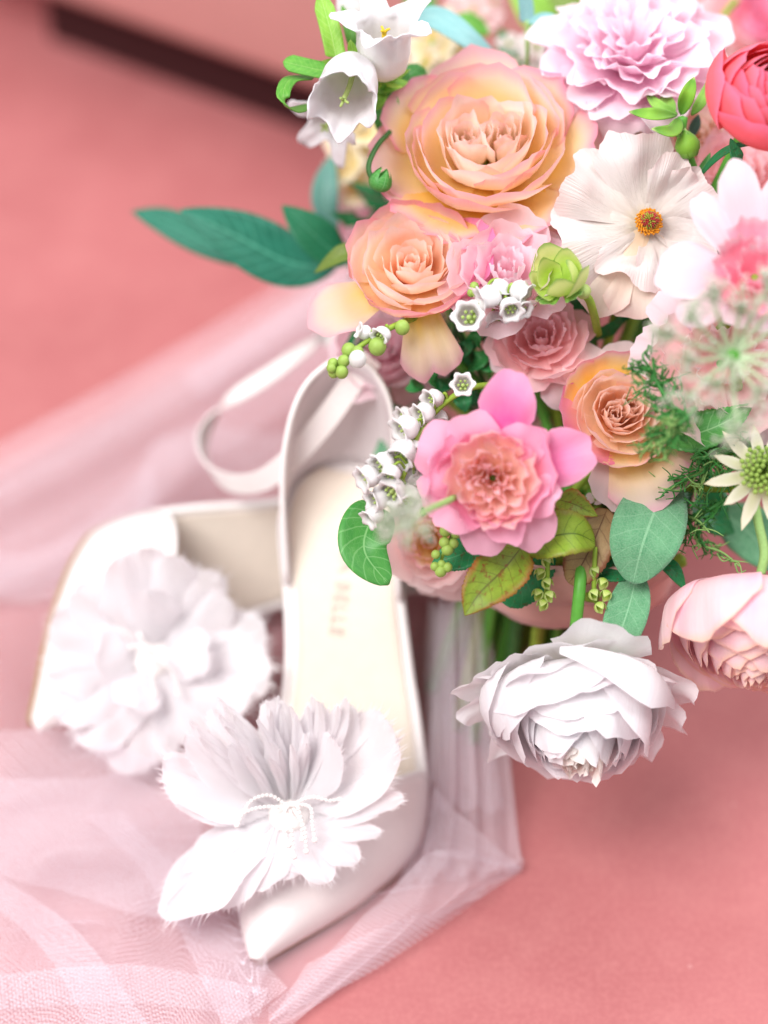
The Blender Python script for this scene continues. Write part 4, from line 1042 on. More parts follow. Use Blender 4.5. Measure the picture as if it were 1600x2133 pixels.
# 8 coral ranunculus
fl = Flower('ranunculus', 'coral red ranunculus with tightly layered petals', 'ranunculus', (1612, 185), .765, (.18, .30, .93), 142 * mpx(.765), .55, seed=101)
ranunculus(fl, P_CORAL_IN, P_CORAL, P_CORAL, n=52, openness=.0, ruf=.01)

# 9 pale pink bloom beside the lace
fl = Flower('peony', 'blush white bloom with upright petals and deep pink heart', 'peony', (1575, 560), .742, (-.1, .3, .95), 150 * mpx(.742), .30, seed=111)
fl.ring(P_PALE_IN, 5, 20, .2, .42, .7, ruf=.06, curl=.08, a=.25, jit=.12)
fl.ring(P_PALE_IN, 6, 0, .36, .44, .6, ruf=.06, curl=.1, a=.25, jit=.12)
fl.ring(P_PALE_IN, 6, 40, .54, .40, .5, ruf=.06, curl=.12, a=.28, jit=.14)
for az, r, z, an, f_, w in [(98, 1.55, .55, .34, .3, 1.6), (124, 1.35, .42, .30, .5, 1.5), (70, 1.45, .5, .34, .4, 1.4), (172, 1.36, .12, .56, .3, 1.2), (208, 1.2, .02, .4, .4, 1.2), (-115, .78, .1, .5, .4, 1.2), (-85, .8, .16, .4, .5, 1.2), (20, 1.3, .3, .5, .4, 1.2), (-30, 1.2, .1, .5, .4, 1.2)]:
    guard(fl, P_PALE, az, r, z, an, f=f_, b=(r * .45, .02), curl=.10, tipcurl=.05, wf0=w, a=.4, ruf=.03)
fl = Flower('peony', 'blush pink bloom partly veiled by the lacy green umbel', 'peony', (1510, 750), .778, (.0, .05, .98), 168 * mpx(.778), .35, seed=113)
fl.ring(P_BLUSH, 6, 20, .3, .44, .6, ruf=.06, curl=.08, a=.25, jit=.12)
fl.ring(P_BLUSH, 7, 0, .55, .40, .6, ruf=.06, curl=.1, a=.25, jit=.12)
fl.ring(P_BLUSH, 7, 40, .8, .32, .55, ruf=.06, curl=.12, a=.28, jit=.14)
for az, r, z, an in [(170, 1.08, .1, .5), (130, 1.1, .2, .5), (210, 1.05, .05, .45), (-50, 1.2, .05, .55), (-20, 1.1, .1, .5), (-85, .85, .0, .5), (60, 1.1, .1, .5), (95, 1.0, .1, .5), (20, 1.2, .1, .5)]:
    guard(fl, P_PALE, az, r, z, an, f=.4, b=(r * .5, -.08), curl=.12, wf0=1.2, a=.3, ruf=.05, ragged=.012)

# 10 white ranunculus hanging low
fl = Flower('ranunculus', 'white ranunculus hanging face down over the pink surface on a bright green stem', 'ranunculus', (1204, 1574), .782, (-.03, -.80, .60), 214 * mpx(.782), .84, seed=121)
ranunculus(fl, P_WHITE_EYE, P_WHITE, P_WHITE, n=52, openness=.10, ruf=.030, spread=1.15, jz=.05)
for az, r, z, an, tip, f_ in [(92, 1.02, .62, .75, -.06, 1), (58, 1.04, .55, .7, -.02, 1), (126, 1.08, .50, .66, .04, 1), (104, 1.24, .20, .62, .02, .7), (74, 1.26, .10, .6, .06, .7), (150, 1.26, .30, .44, .08, .7), (174, 1.40, .30, .34, .10, .5), (192, 1.38, .42, .30, .10, .5), (214, 1.12, .60, .42, .04, .9),
                          (30, 1.22, .30, .5, .06, .7), (6, 1.40, .28, .38, .10, .5), (-12, 1.34, .42, .32, .10, .5), (-34, 1.10, .58, .42, .04, .9)]:
    guard(fl, P_WHITE, az, r * (.72 if abs(z - .3) < .16 else .78), z * .9, an * 1.15, f=f_, b=(r * .66, -.06), curl=.06, tipcurl=tip, wf0=1.2, a=.32, p=2.1, ruf=.05, rn=2, point=.05, ragged=.003, nu=19, nv=16)
stem_part(fl, L3((1192, 1370, .80), (1200, 1300, .792), (1210, 1200, .79), (1216, 1100, .81)), 13 * mpx(.79), G_STEM)

# 11 pink ranunculus at the lower right
fl = Flower('ranunculus', 'blush pink ranunculus nodding away from the bouquet, seen from its side', 'ranunculus', (1572, 1335), .785, (-.10, -.88, .46), 185 * mpx(.785), .46, seed=131)
ranunculus(fl, P_RANPINK, P_RANPINK, P_RANPINK, n=64, openness=.04, ruf=.010, spread=1.1)
for az, r, z, an in [(85, .80, .86, .8), (135, .92, .78, .7), (35, .88, .80, .7), (175, .96, .66, .6), (5, .95, .7, .6), (-60, .9, .7, .7), (-120, .9, .7, .7)]:
    guard(fl, P_RANPINK, az, r, z, an, f=1.0, b=(1.36, -.22), curl=.04, tipcurl=.04, wf0=1.0, a=.28, P0=(.04, -.06))
for i in range(6):
    fl.petal(P_SEPAL, 60 * i + 15, name='sepal', P0=(.05, -.05), P1=(.3, -.16), P2=(.52, -.03 + .06 * (i % 3)), ang=.42, f=.7, a=.5, p=1.7, wf0=1.1, nu=9, nv=8, curl=.15)
stem_part(fl, L3((1585, 1195, .80), (1592, 1150, .80), (1580, 1090, .805), (1570, 1040, .82)), 10 * mpx(.8), G_STEM_P)

# 12 star flower
fl = Flower('astrantia', 'pale green star flower with pointed bracts near the feathery dill', 'flower', (1592, 985), .765, (.02, .25, .95), 120 * mpx(.765), .1, seed=141)
for i in range(12):
    guard(fl, P_STAR, i * 30 + 8, 1.0 - .12 * (i % 2), -.22 + .14 * (i % 2), .36, f=.6, b=(.5, .05), curl=.0, wf0=1.0, a=.85, p=1.25, ruf=.0, nu=9, nv=11, fold=.05, tipcurl=-.05)
A = Acc()
for i in range(70):
    a = i * 2.399; rr = .06 + .4 * (i / 70) ** .6; p = np.array([rr * .3 * math.cos(a), rr * .3 * math.sin(a), .05]); e = np.array([rr * math.cos(a), rr * math.sin(a), .34 - .25 * rr])
    A.add(*tube_geo(np.array([p, e]) * fl.R, .0003, 4, 4)); A.add(*ball_geo(e * fl.R, .0011, 6, 5))
A.build('floret', M_BUDG, fl.t)['kind'] = 'stuff'

# 13 lime bud
fl = Flower('hellebore_bud', 'lime green half closed bud on a curved stem over pink spray roses', 'flower bud', (1160, 565), .772, (-.35, .55, .72), 62 * mpx(.772), .75, seed=151)
for i in range(7):
    fl.petal(P_LIME, i * 137.5, P0=(.08, 0), P1=(1.05 + .05 * i, .05), P2=(.35 + .11 * i, 1.12 - .03 * i), ang=.85, a=.4, p=1.8, curl=.08 + .02 * i, spiral=.06, nu=11, nv=10)
guard(fl, P_SEPAL, -140, 1.0, .35, .5, b=(.9, -.15), f=.8, a=.4); guard(fl, P_SEPAL, -60, .95, .3, .5, b=(.9, -.15), f=.8, a=.4)
stem_part(fl, L3((1185, 595, .785), (1222, 618, .784), (1236, 650, .79), (1246, 695, .81)), 9 * mpx(.785), G_STEM_Y)
V, F, U = ball_geo((0, 0, 0), 17 * mpx(.78), 9, 7); Mi = np.linalg.inv(fl.M); mesh('node', xf(V + at(1215, 607, .775), Mi), F, M_PGREEN, fl.t, U)

# 14 bellflowers
def bell(label, base, d, axis, L, R, seed, flare=.35, pist=M_PGREEN, group='white bellflowers in the bouquet', sep=True, plen=1.0, lob=.16):
    A = dirw(*axis); M = frame(at(base[0], base[1], d), A)
    t = thing('bellflower', label, 'bellflower', M, group)
    r_ = np.random.default_rng(seed)
    na, nz = 60, 22
    a = np.linspace(0, 2 * PI, na, endpoint=False)[None]; v = np.linspace(0, 1, nz)[:, None]
    prof = np.interp(v[:, 0], [0, .06, .2, .45, .7, .85, 1], [.12, .5, .86, 1.0, .98, 1.06, 1.06 + flare])[:, None]
    lobe = np.cos(5 * a + seed)
    zz = v * (1 + lob * lobe * v ** 3 + .025 * np.sin(9 * a + seed) * v + .02 * np.sin(17 * a + 2 * seed) * v ** 3)
    rr = prof * (1 + .05 * lobe * v ** 2 + flare * .5 * lobe * smooth01(v, .75, 1) - .035 * np.abs(np.cos(2.5 * a + seed / 2)) * v + .05 * np.sin(7 * a + 5 * v + seed) * v ** 1.5 + .03 * np.sin(13 * a - 3 * v + seed) * v ** 2)
    zz = zz - flare * .22 * (lobe > 0) * lobe * smooth01(v, .85, 1)
    V = np.stack([rr * R * np.cos(a), rr * R * np.sin(a), zz * L], -1).reshape(-1, 3)
    U = np.stack([np.repeat(np.abs(np.mod(a * 5 / 2 / PI, 1)), nz, 0), np.repeat(v, na, 1)], -1).reshape(-1, 2)
    o = mesh('corolla', V, grid_faces(nz, na, True), M_CAMP, t, U)
    o.modifiers.new('thick', 'SOLIDIFY').thickness = .0005
    pl = L * plen
    mesh('pistil', *tube_geo([(0, 0, 0), (.04 * R, 0, pl * .5), (.0, .03 * R, pl * .92)], [.0012, .0010], 14, 8)[:2], pist, t)
    A_ = Acc()
    for i in range(3):
        A_.add(*tube_geo([(0, 0, pl * .90), (.001 * math.cos(i * 2.09), .001 * math.sin(i * 2.09), pl * .97), (.0022 * math.cos(i * 2.09), .0022 * math.sin(i * 2.09), pl)], [.0007, .0005], 6, 6))
    for i in range(5 if pist is M_YELLOW else 0):
        A_.add(*tube_geo([(.1 * R * math.cos(i * 1.257), .1 * R * math.sin(i * 1.257), .05 * L), (.35 * R * math.cos(i * 1.257), .35 * R * math.sin(i * 1.257), .4 * L)], [.0004, .0008], 6, 6))
    A_.build('stamen', pist, t)
    if sep:
        for i in range(5):
            Vp, Fp, Up = petal_geo((.1, -.05), (.75, -.12), (1.0, .25), .33, f=.6, a=.7, p=1.4, nu=7, nv=9, seed=seed + i, wf0=1.3, tipcurl=.12)
            mesh('sepal', rotz(Vp, i * 1.2566 + .4) * R, Fp, L_LIME, t, Up)
    BELLS.append((t, M))
    return t
BELLS = []
kk = mpx(.795)
bell('white bellflower hanging with its long pale green pistil showing', (738, 140), .80, (-.13, -.62, .77), 168 * kk, 62 * kk, 2, flare=.1, plen=.95, lob=.12)
bell('white bellflower opening upward with curled lips and yellow pistil', (798, 165), .81, (.02, .72, .68), 150 * kk, 58 * kk, 3, flare=.55, pist=M_YELLOW, plen=.8, lob=.10)
bell('white bellflower mostly hidden behind the hanging one', (735, 205), .835, (-.45, -.55, .35), 110 * kk, 50 * kk, 5, flare=.5)
bell('white bellflower cut by the upper edge of the picture', (740, 60), .83, (.05, .9, .3), 100 * kk, 45 * kk, 6, flare=.4)

# every bloom's stem runs back to the bound handle
HEAD = ground(1180, 1500) + np.array([-.004, .022, .118])
for i, fl in enumerate(FLOWERS):
    if any(c.name.startswith('stem') for c in fl.t.children): continue
    b = fl.P
    P = [b, b - fl.A * .018, b * .45 + HEAD * .55 - fl.A * .01 + np.array([0, .012, -.004]), HEAD + np.array([.012 * math.cos(i), .010 * math.sin(i), -.004])]
    stem_part(fl, P, [.0022, .0020], G_STEM if i % 2 else G_STEM_Y)
for i, (t, M) in enumerate(BELLS):
    b = M[:3, 3]; e = at(850 + 12 * i, 330, .88)
    P = xf(np.array([b, b - M[:3, 2] * .008 + np.array([0, .004, .002]), (b + e) / 2 + np.array([0, .012, 0]), e]), np.linalg.inv(M))
    V, F, U = tube_geo(P, [.0015, .0016], 22, 7); mesh('stem', V, F, G_STEM, t, U)

# ------------------------------------------------------------------ bouquet: leaves, sprigs, fillers
G_BL = 'narrow bellflower leaves'
def lf(name, label, pts, wpx, mat, cat='leaf', **kw):
    d = pts[len(pts) // 2][2]
    return leaf(name, label, cat, L3(*pts), wpx * mpx(d), mat, **kw)
lf('bellflower_leaf', 'bright green strap leaf rising over the hanging bellflower', [(700, 120, .80), (690, 70, .80), (668, -10, .80)], 21, L_LIME, prof='strip', group=G_BL, wave=.1)
lf('bellflower_leaf', 'green leaf pointing out sideways beside the hanging bellflower', [(690, 150, .80), (640, 140, .80), (590, 128, .80)], 20, L_FRESH, prof='strip', group=G_BL, fold=.1)
lf('bellflower_leaf', 'green leaf curled into a ring beside the hanging bellflower', [(655, 160, .805), (605, 165, .80), (590, 200, .79), (610, 228, .795), (655, 215, .81)], 15, L_FRESH, prof='strip', group=G_BL, face=(.3, 1, .5), fold=0)
lf('bellflower_leaf', 'small green leaf with pointed tip left of the upward bellflower', [(735, 110, .815), (728, 60, .815), (712, 10, .82)], 12, L_FRESH, prof='lance', group=G_BL)
lf('bellflower_leaf', 'glossy green leaf folded behind the upward bellflower', [(800, 190, .83), (850, 160, .825), (872, 150, .83), (868, 210, .84)], 20, L_MID, prof='lance', group=G_BL)
lf('bellflower_leaf', 'lime green leaf just under the upward bellflower', [(780, 190, .82), (820, 175, .815), (850, 170, .82)], 18, L_LIME, prof='ovate', group=G_BL)
lf('bellflower_leaf', 'green leaf under the bellflowers bending toward the big peach rose', [(775, 175, .825), (810, 215, .82), (815, 262, .825)], 22, L_FRESH, prof='ovate', group=G_BL)
lf('bellflower_leaf', 'small lime leaf beside the lip of the hanging bellflower', [(770, 230, .815), (790, 205, .815), (802, 190, .82)], 16, L_LIME, prof='ovate', group=G_BL)
lf('bellflower_leaf', 'green leaf dropping below the bellflowers', [(780, 225, .83), (800, 265, .83), (790, 300, .84)], 18, L_MID, prof='ovate', group=G_BL)
# drooping bud
b0 = at(795, 375, .80)
t = thing('bellflower_bud', 'dark green bud drooping on a curled thin stalk', 'flower bud', np.array(Matrix.Translation(b0)))
V, F, U = tube_geo(L3((812, 275, .815), (785, 305, .805), (768, 345, .80), (776, 378, .80)), .0011, 22, 7); mesh('stalk', V - b0, F, G_STEM_D, t, U)
Mb = frame(at(795, 372, .80), dirw(.35, .85, .35))
for i in range(5):
    Vp, Fp, Up = petal_geo((.05, -1.0), (1.5, -.7), (.35, .75), .72, a=.35, p=2, nu=9, nv=9, seed=i)
    mesh('sepal', xf(rotz(Vp, i * 1.2566) * 29 * k8, Mb) - b0, Fp, L_MID, t, Up)

# eucalyptus and other long leaves
lf('eucalyptus_leaf', 'long blue green leaf arching between bellflower and big peach rose', [(842, 42, .85), (905, 38, .845), (975, 80, .84), (1060, 150, .85)], 29, L_EUC, prof='lance', fold=.15, wave=.08)
lf('eucalyptus_leaf', 'small blue green leaf folded beside the lisianthus', [(1098, 45, .84), (1140, 42, .835), (1185, 60, .83)], 16, L_EUC, prof='lance', fold=.3)
lf('eucalyptus_leaf', 'upright blue green leaf at the upper edge near lisianthus', [(1098, 46, .84), (1096, 15, .838), (1090, -30, .835)], 15, L_EUC, prof='strip', fold=.3,
   stem=L3((1098, 44, .84), (1099, 100, .845), (1098, 170, .86)), stem_mat=G_STEM_P)
lf('eucalyptus_leaf', 'grey green pointed leaf between big peach rose and cream flower', [(1140, 185, .84), (1210, 215, .83), (1270, 250, .82), (1305, 308, .82)], 32, L_EUC_D, prof='ovate', fold=.1)
lf('eucalyptus_leaf', 'blurred blue green leaf beside the blurred cream bloom', [(700, 490, .90), (678, 430, .895), (680, 375, .895), (695, 320, .90)], 28, L_EUC_D, prof='lance')
lf('eucalyptus_leaf', 'small blue leaf tip next to the lisianthus bud', [(1435, 290, .82), (1448, 262, .815), (1455, 240, .81)], 11, L_EUC_D, prof='lance')
# sage leaves reaching out over the veil
G_SG = 'dark green leaves reaching out over the veil'
lf('sage_leaf', 'teal leaf farthest out over the veil, half behind its neighbour', [(520, 555, .90), (430, 505, .90), (345, 462, .90), (275, 440, .90)], 36, L_TEAL, prof='lance', group=G_SG, fold=.1)
lf('sage_leaf', 'broad dark teal leaf, largest reaching out over the veil', [(700, 560, .885), (600, 545, .88), (490, 490, .875), (378, 436, .87)], 66, L_TEAL, prof='lance', group=G_SG, fold=.12)
lf('sage_leaf', 'dark green leaf with pointed tip closest to the cupped peach rose', [(735, 540, .87), (690, 520, .865), (640, 475, .86), (588, 428, .86)], 44, L_TEAL2, prof='lance', group=G_SG, fold=.12)
lf('sage_leaf', 'small olive leaf against the cupped peach rose', [(745, 525, .83), (710, 530, .83), (655, 568, .835)], 20, L_OLIVE, prof='ovate', group=G_SG)
# dark slender leaves by the coral ranunculus
lf('slender_leaf', 'slender dark green leaf arching below the coral ranunculus', [(1452, 372, .80), (1490, 330, .79), (1530, 305, .785), (1570, 300, .79)], 8, L_DARK, prof='lance')
lf('slender_leaf', 'short dark green blade standing below the coral ranunculus', [(1545, 350, .79), (1535, 325, .785), (1522, 288, .785)], 14, L_DARK, prof='lance')
# rose foliage under the pink rose
G_RL = 'rose leaves under the open pink rose'
lf('rose_leaf', 'yellow green rose leaf with brown stains and pointed tip', [(1090, 1135, .785), (1050, 1185, .775), (1000, 1235, .77), (968, 1282, .77)], 56, L_ROSE, serr=26, group=G_RL, n=60, prof='ovate')
lf('rose_leaf', 'fresh yellow green rose leaf with toothed rim beside the open pink rose', [(1095, 1140, .785), (1150, 1118, .775), (1200, 1112, .775), (1240, 1130, .785)], 50, L_ROSE2, serr=24, group=G_RL, n=56, prof='round')
lf('rose_leaf', 'dark green spotted rose leaf behind the stained leaf', [(1130, 1120, .80), (1110, 1180, .80), (1075, 1230, .80), (1040, 1248, .80)], 48, L_DARK, serr=24, group=G_RL, n=56, prof='round')
lf('rose_leaf', 'dark green rose leaf beside the light green berries', [(1010, 1120, .79), (970, 1150, .79), (930, 1165, .79), (900, 1172, .79)], 36, L_DARK, serr=20, group=G_RL, n=48)
lf('rose_leaf', 'bronze brown rose leaf with dark veins over the green stem', [(1265, 1060, .795), (1240, 1120, .79), (1210, 1180, .79), (1185, 1215, .795)], 46, L_BROWN, serr=18, group=G_RL, n=48, prof='round')
lf('rose_leaf', 'olive rose leaf peeping out next to the pink petal', [(1160, 1040, .79), (1195, 1050, .785), (1245, 1075, .785)], 30, L_ROSE, serr=16, group=G_RL, n=40)
lf('rose_leaf', 'small dark toothed leaf behind the lily of the valley', [(900, 1000, .80), (885, 1040, .80), (880, 1075, .80)], 26, L_DARK, serr=14, group=G_RL, n=40)
lf('rose_leaf', 'dark green toothed leaf behind the grey sage leaf', [(1330, 1180, .80), (1280, 1190, .795), (1235, 1200, .795)], 26, L_DARK, serr=14, group=G_RL, n=40)
lf('round_leaf', 'rounded green leaf hanging over the beige insole', [(800, 1060, .80), (770, 1090, .79), (760, 1150, .785), (810, 1218, .785)], 56, L_MID, prof='round')
# fuzzy sage leaf
lf('fuzzy_leaf', 'big fuzzy grey green sage leaf hanging below the peach rose', [(1400, 985, .81), (1370, 1050, .79), (1340, 1130, .78), (1318, 1216, .785)], 76, L_SAGE, prof='sage', fold=.12, n=40, nu=13)
lf('fuzzy_leaf', 'long fuzzy leaf hanging behind the white ranunculus', [(1328, 1180, .80), (1314, 1250, .79), (1288, 1330, .79), (1255, 1420, .80)], 44, L_SAGE, prof='lance', fold=.15, n=36, nu=11)
lf('slender_leaf', 'narrow dark leaf tip hanging toward the pink ranunculus', [(1370, 1165, .80), (1400, 1185, .795), (1428, 1228, .795)], 17, L_DARK, prof='lance')
lf('round_leaf', 'green leaf behind the feathery dill threads', [(1390, 960, .83), (1450, 1020, .825), (1490, 1080, .82), (1530, 1110, .825)], 50, L_DARK, prof='ovate')
lf('round_leaf', 'large green leaf behind the star flower stem', [(1500, 1060, .84), (1560, 1110, .835), (1600, 1150, .83), (1680, 1200, .83)], 60, L_SAGE, prof='ovate')
lf('toothed_leaf', 'green leaf with finely toothed rim below the lacy umbel', [(1380, 900, .80), (1440, 905, .785), (1510, 880, .78), (1570, 840, .78)], 44, L_MID, serr=44, prof='ovate', n=70)
lf('toothed_leaf', 'bright green leaf crossing under the blush petals', [(1640, 900, .80), (1560, 925, .795), (1490, 945, .795), (1450, 935, .80)], 30, L_FRESH, prof='lance')
lf('slender_leaf', 'blurred dark green leaf in front of the heel cup', [(800, 790, .855), (745, 815, .87), (700, 870, .88), (668, 922, .885)], 17, L_TEAL2, prof='obovate')
# boxwood sprig
o0 = at(975, 770, .83)
t = thing('boxwood_sprig', 'sprig of small glossy dark green leaves in the middle of the bouquet', 'sprig', np.array(Matrix.Translation(o0)))
V, F, U = tube_geo(L3((1010, 800, .84), (985, 750, .825), (955, 690, .82)), .0012, 16, 6); mesh('stem', V - o0, F, G_STEM_D, t, U)
for i, (x, y, dx, dy, w) in enumerate([(960, 745, 20, -42, 22), (985, 730, 8, -52, 18), (1005, 735, -14, -48, 10), (945, 790, -40, 22, 26), (975, 770, 45, -40, 26), (920, 810, -30, -40, 22), (955, 720, -40, -10, 24), (1000, 760, 40, 5, 22), (940, 760, -45, -15, 22), (1005, 700, 40, -30, 20), (985, 690, -20, -36, 22),
                                       (1010, 800, 30, 30, 24), (960, 810, 10, 50, 24), (900, 840, -30, 20, 22), (880, 800, -36, 10, 20)]):
    leaf('blade', None, None, L3((x, y, .828), (x + dx * .5, y + dy * .5, .818), (x + dx, y + dy, .82)), w * .82 * mpx(.82), L_BOX if i % 3 else L_DARK, parent=t, origin=o0, n=14, nu=7, seed=i, face=(.2 * (i % 3 - 1), .4, 1))

# lily of the valley
def lily(label, stem, bells, buds=(), mat=G_STEM_Y):
    o0 = at(*stem[0]); t = thing('lily_of_the_valley', label, 'flower sprig', np.array(Matrix.Translation(o0)), 'lily of the valley sprigs')
    V, F, U = tube_geo(L3(*stem), [.0014, .0008], 40, 7); mesh('stem', V - o0, F, mat, t, U)
    for i, (x, y, d, s, ax) in enumerate(bells):
        k = mpx(d) * s * rng.uniform(.78, .98); M = frame(at(x, y, d), dirw(*ax))
        prof = np.array([(.18, -.85), (.55, -.72), (.88, -.35), (.98, .05), (.86, .42), (.80, .58), (.95, .74), (1.12, .78)])
        V, F, U = lathe_geo(prof * np.array([1, rng.uniform(.92, 1.15)]), 30, rng.uniform(.08, .16), 6, rng.uniform(.05, .12)); V = V + .035 * np.sin(V[:, [1, 2, 0]] * 5 + i)
        o = mesh('bell', xf(V * k, M) - o0, F, M_BELL, t, U); o.modifiers.new('thick', 'SOLIDIFY').thickness = .0004
        V, F, U = ball_geo((0, 0, -.82), .32, 8, 6, (1, 1, .7)); c = mesh('cap', xf(V * k, M) - o0, F, M_BUDG, o, U)
        A = Acc()
        A.add(*ball_geo((0, 0, .1), .22, 8, 6, (1, 1, 1.6)))
        for j in range(6): A.add(*ball_geo((.42 * math.cos(j * 1.047), .42 * math.sin(j * 1.047), .25), .15, 6, 5, (1, 1, 1.5)))
        mesh('stamen', xf(np.concatenate(A.V) * k, M) - o0, A.F, M_PGREEN, o)
        # pedicel to the nearest point of the stem
        b = xf(np.array([[0, 0, -.95 * k]]), M)[0]; C = catmull(L3(*stem), 40); q = C[np.argmin(np.linalg.norm(C - b, axis=1))]
        mid = (b + q) / 2 + np.array([0, 0, .003])
        V, F, U = tube_geo([q, mid, b], .0006, 10, 6); mesh('pedicel', V - o0, F, mat, t, U)
    for i, (x, y, d, s, g) in enumerate(buds):
        c = at(x, y, d); V, F, U = ball_geo(c, s * mpx(d), 12, 9, (1, 1, 1.1)); mesh('bud', V - o0, F, M_BUDG if g else M_BELL, t, U)
        C = catmull(L3(*stem), 40); q = C[np.argmin(np.linalg.norm(C - c, axis=1))]
        V, F, U = tube_geo([q, (q + c) / 2 + np.array([0, 0, .001]), c], .0006, 8, 6); mesh('pedicel', V - o0, F, mat, t, U)
lily('lily of the valley sprig trailing down to the umbel with many white bells', [(1040, 800, .80), (975, 810, .79), (915, 850, .785), (870, 910, .78), (845, 980, .775), (815, 1060, .775)],
     [(965, 803, .775, 25, (-.1, .1, 1)), (905, 830, .785, 25, (-.7, -.2, .5)), (885, 860, .782, 25, (-.8, -.35, .45)), (848, 890, .776, 34, (-.8, -.45, .4)), (840, 940, .774, 30, (-.4, -.7, .5)), (862, 935, .78, 26, (.2, -.7, .6)), (800, 965, .772, 32, (-.75, -.4, .5)), (770, 992, .772, 28, (-.8, -.35, .4)), (815, 985, .768, 27, (-.3, -.8, .5)),
      (820, 1020, .772, 34, (-.5, -.5, .6)), (790, 1040, .775, 28, (-.8, -.3, .5)), (850, 1035, .775, 30, (.1, -.7, .6)), (780, 1072, .776, 24, (-.7, -.6, .4)), (845, 865, .80, 24, (-.8, -.2, .4)), (885, 965, .79, 28, (.3, -.8, .5)), (870, 1005, .79, 24, (.3, -.7, .5)), (915, 870, .792, 22, (.1, -.8, .5))])
lily('lily of the valley spike with green buds leaning out toward the ribbon strap', [(870, 660, .80), (820, 680, .785), (770, 708, .78), (725, 740, .78), (700, 765, .78)],
     [(797, 697, .778, 20, (-.6, -.5, .6)), (760, 692, .78, 17, (-.9, .3, .3))],
     [(838, 682, .784, 16, 1), (786, 722, .778, 19, 1), (745, 748, .776, 19, 0), (727, 730, .78, 16, 1), (716, 752, .777, 13, 1), (694, 758, .78, 12, 1), (695, 776, .779, 12, 1), (712, 775, .777, 14, 1), (690, 767, .776, 10, 1), (745, 733, .777, 13, 1)])
lily('lily of the valley sprig with open bells between spray roses and lime bud', [(1130, 640, .79), (1075, 628, .782), (1030, 630, .778), (985, 605, .78)],
     [(978, 662, .772, 31, (-.2, .1, 1)), (1020, 618, .772, 31, (-.9, -.3, .2)), (1062, 640, .772, 24, (.2, -.6, .8)), (1082, 605, .775, 28, (.8, -.5, .2)), (1030, 665, .785, 22, (.2, -.8, .5)), (1085, 640, .776, 24, (.5, -.5, .7)), (1040, 602, .78, 24, (.2, -.9, .2))],
     [(988, 597, .78, 10, 1), (982, 610, .78, 9, 1), (992, 612, .778, 9, 1)])
# green berries
o0 = at(935, 1140, .78)
t = thing('berry_sprig', 'cluster of tiny light green berries under the lily of the valley', 'sprig', np.array(Matrix.Translation(o0)))
V, F, U = tube_geo(L3((960, 1070, .785), (945, 1110, .78), (925, 1150, .78), (915, 1185, .78)), [.001, .0007], 18, 6); mesh('stem', V - o0, F, G_STEM_Y, t, U)
for x, y, s in [(928, 1106, 13), (945, 1080, 14), (950, 1112, 11), (926, 1130, 12), (945, 1132, 11), (932, 1145, 13), (908, 1155, 10), (906, 1180, 10), (918, 1190, 13), (932, 1182, 11), (920, 1175, 9)]:
    V, F, U = ball_geo(at(x, y, .777), s * mpx(.777), 12, 9); mesh('berry', V - o0, F, M_BUDG, t, U)
for lab, pts in (('small knobbly green bud cluster hanging beside the dark rose leaf', [(1140, 1170), (1125, 1195), (1140, 1215), (1120, 1238), (1145, 1242), (1130, 1260)]), ('pale green bud cluster hanging against the blush ribbon', [(1240, 1190), (1255, 1215), (1238, 1238), (1262, 1240), (1250, 1265)])):
    o0 = at(pts[0][0], pts[0][1] - 50, .785); t = thing('berry_sprig', lab, 'sprig', np.array(Matrix.Translation(o0)))
    V, F, U = tube_geo(L3((pts[0][0], pts[0][1] - 50, .785), (pts[2][0], pts[2][1], .79), (pts[-1][0], pts[-1][1], .795)), .001, 14, 6); mesh('stem', V - o0, F, G_STEM_Y, t, U)
    for j, (x, y) in enumerate(pts):
        Mb = frame(at(x, y, .788), dirw(.4 * (-1) ** j, -.7, .5))
        for i in range(4):
            Vp, Fp, Up = petal_geo((.05, -.8), (1.3, -.4), (.5, .8), .8, a=.5, p=1.6, nu=7, nv=7, seed=i + j)
            mesh('bud_scale', xf(rotz(Vp, i * 1.57) * 16 * mpx(.788), Mb) - o0, Fp, P_LIME, t, Up)

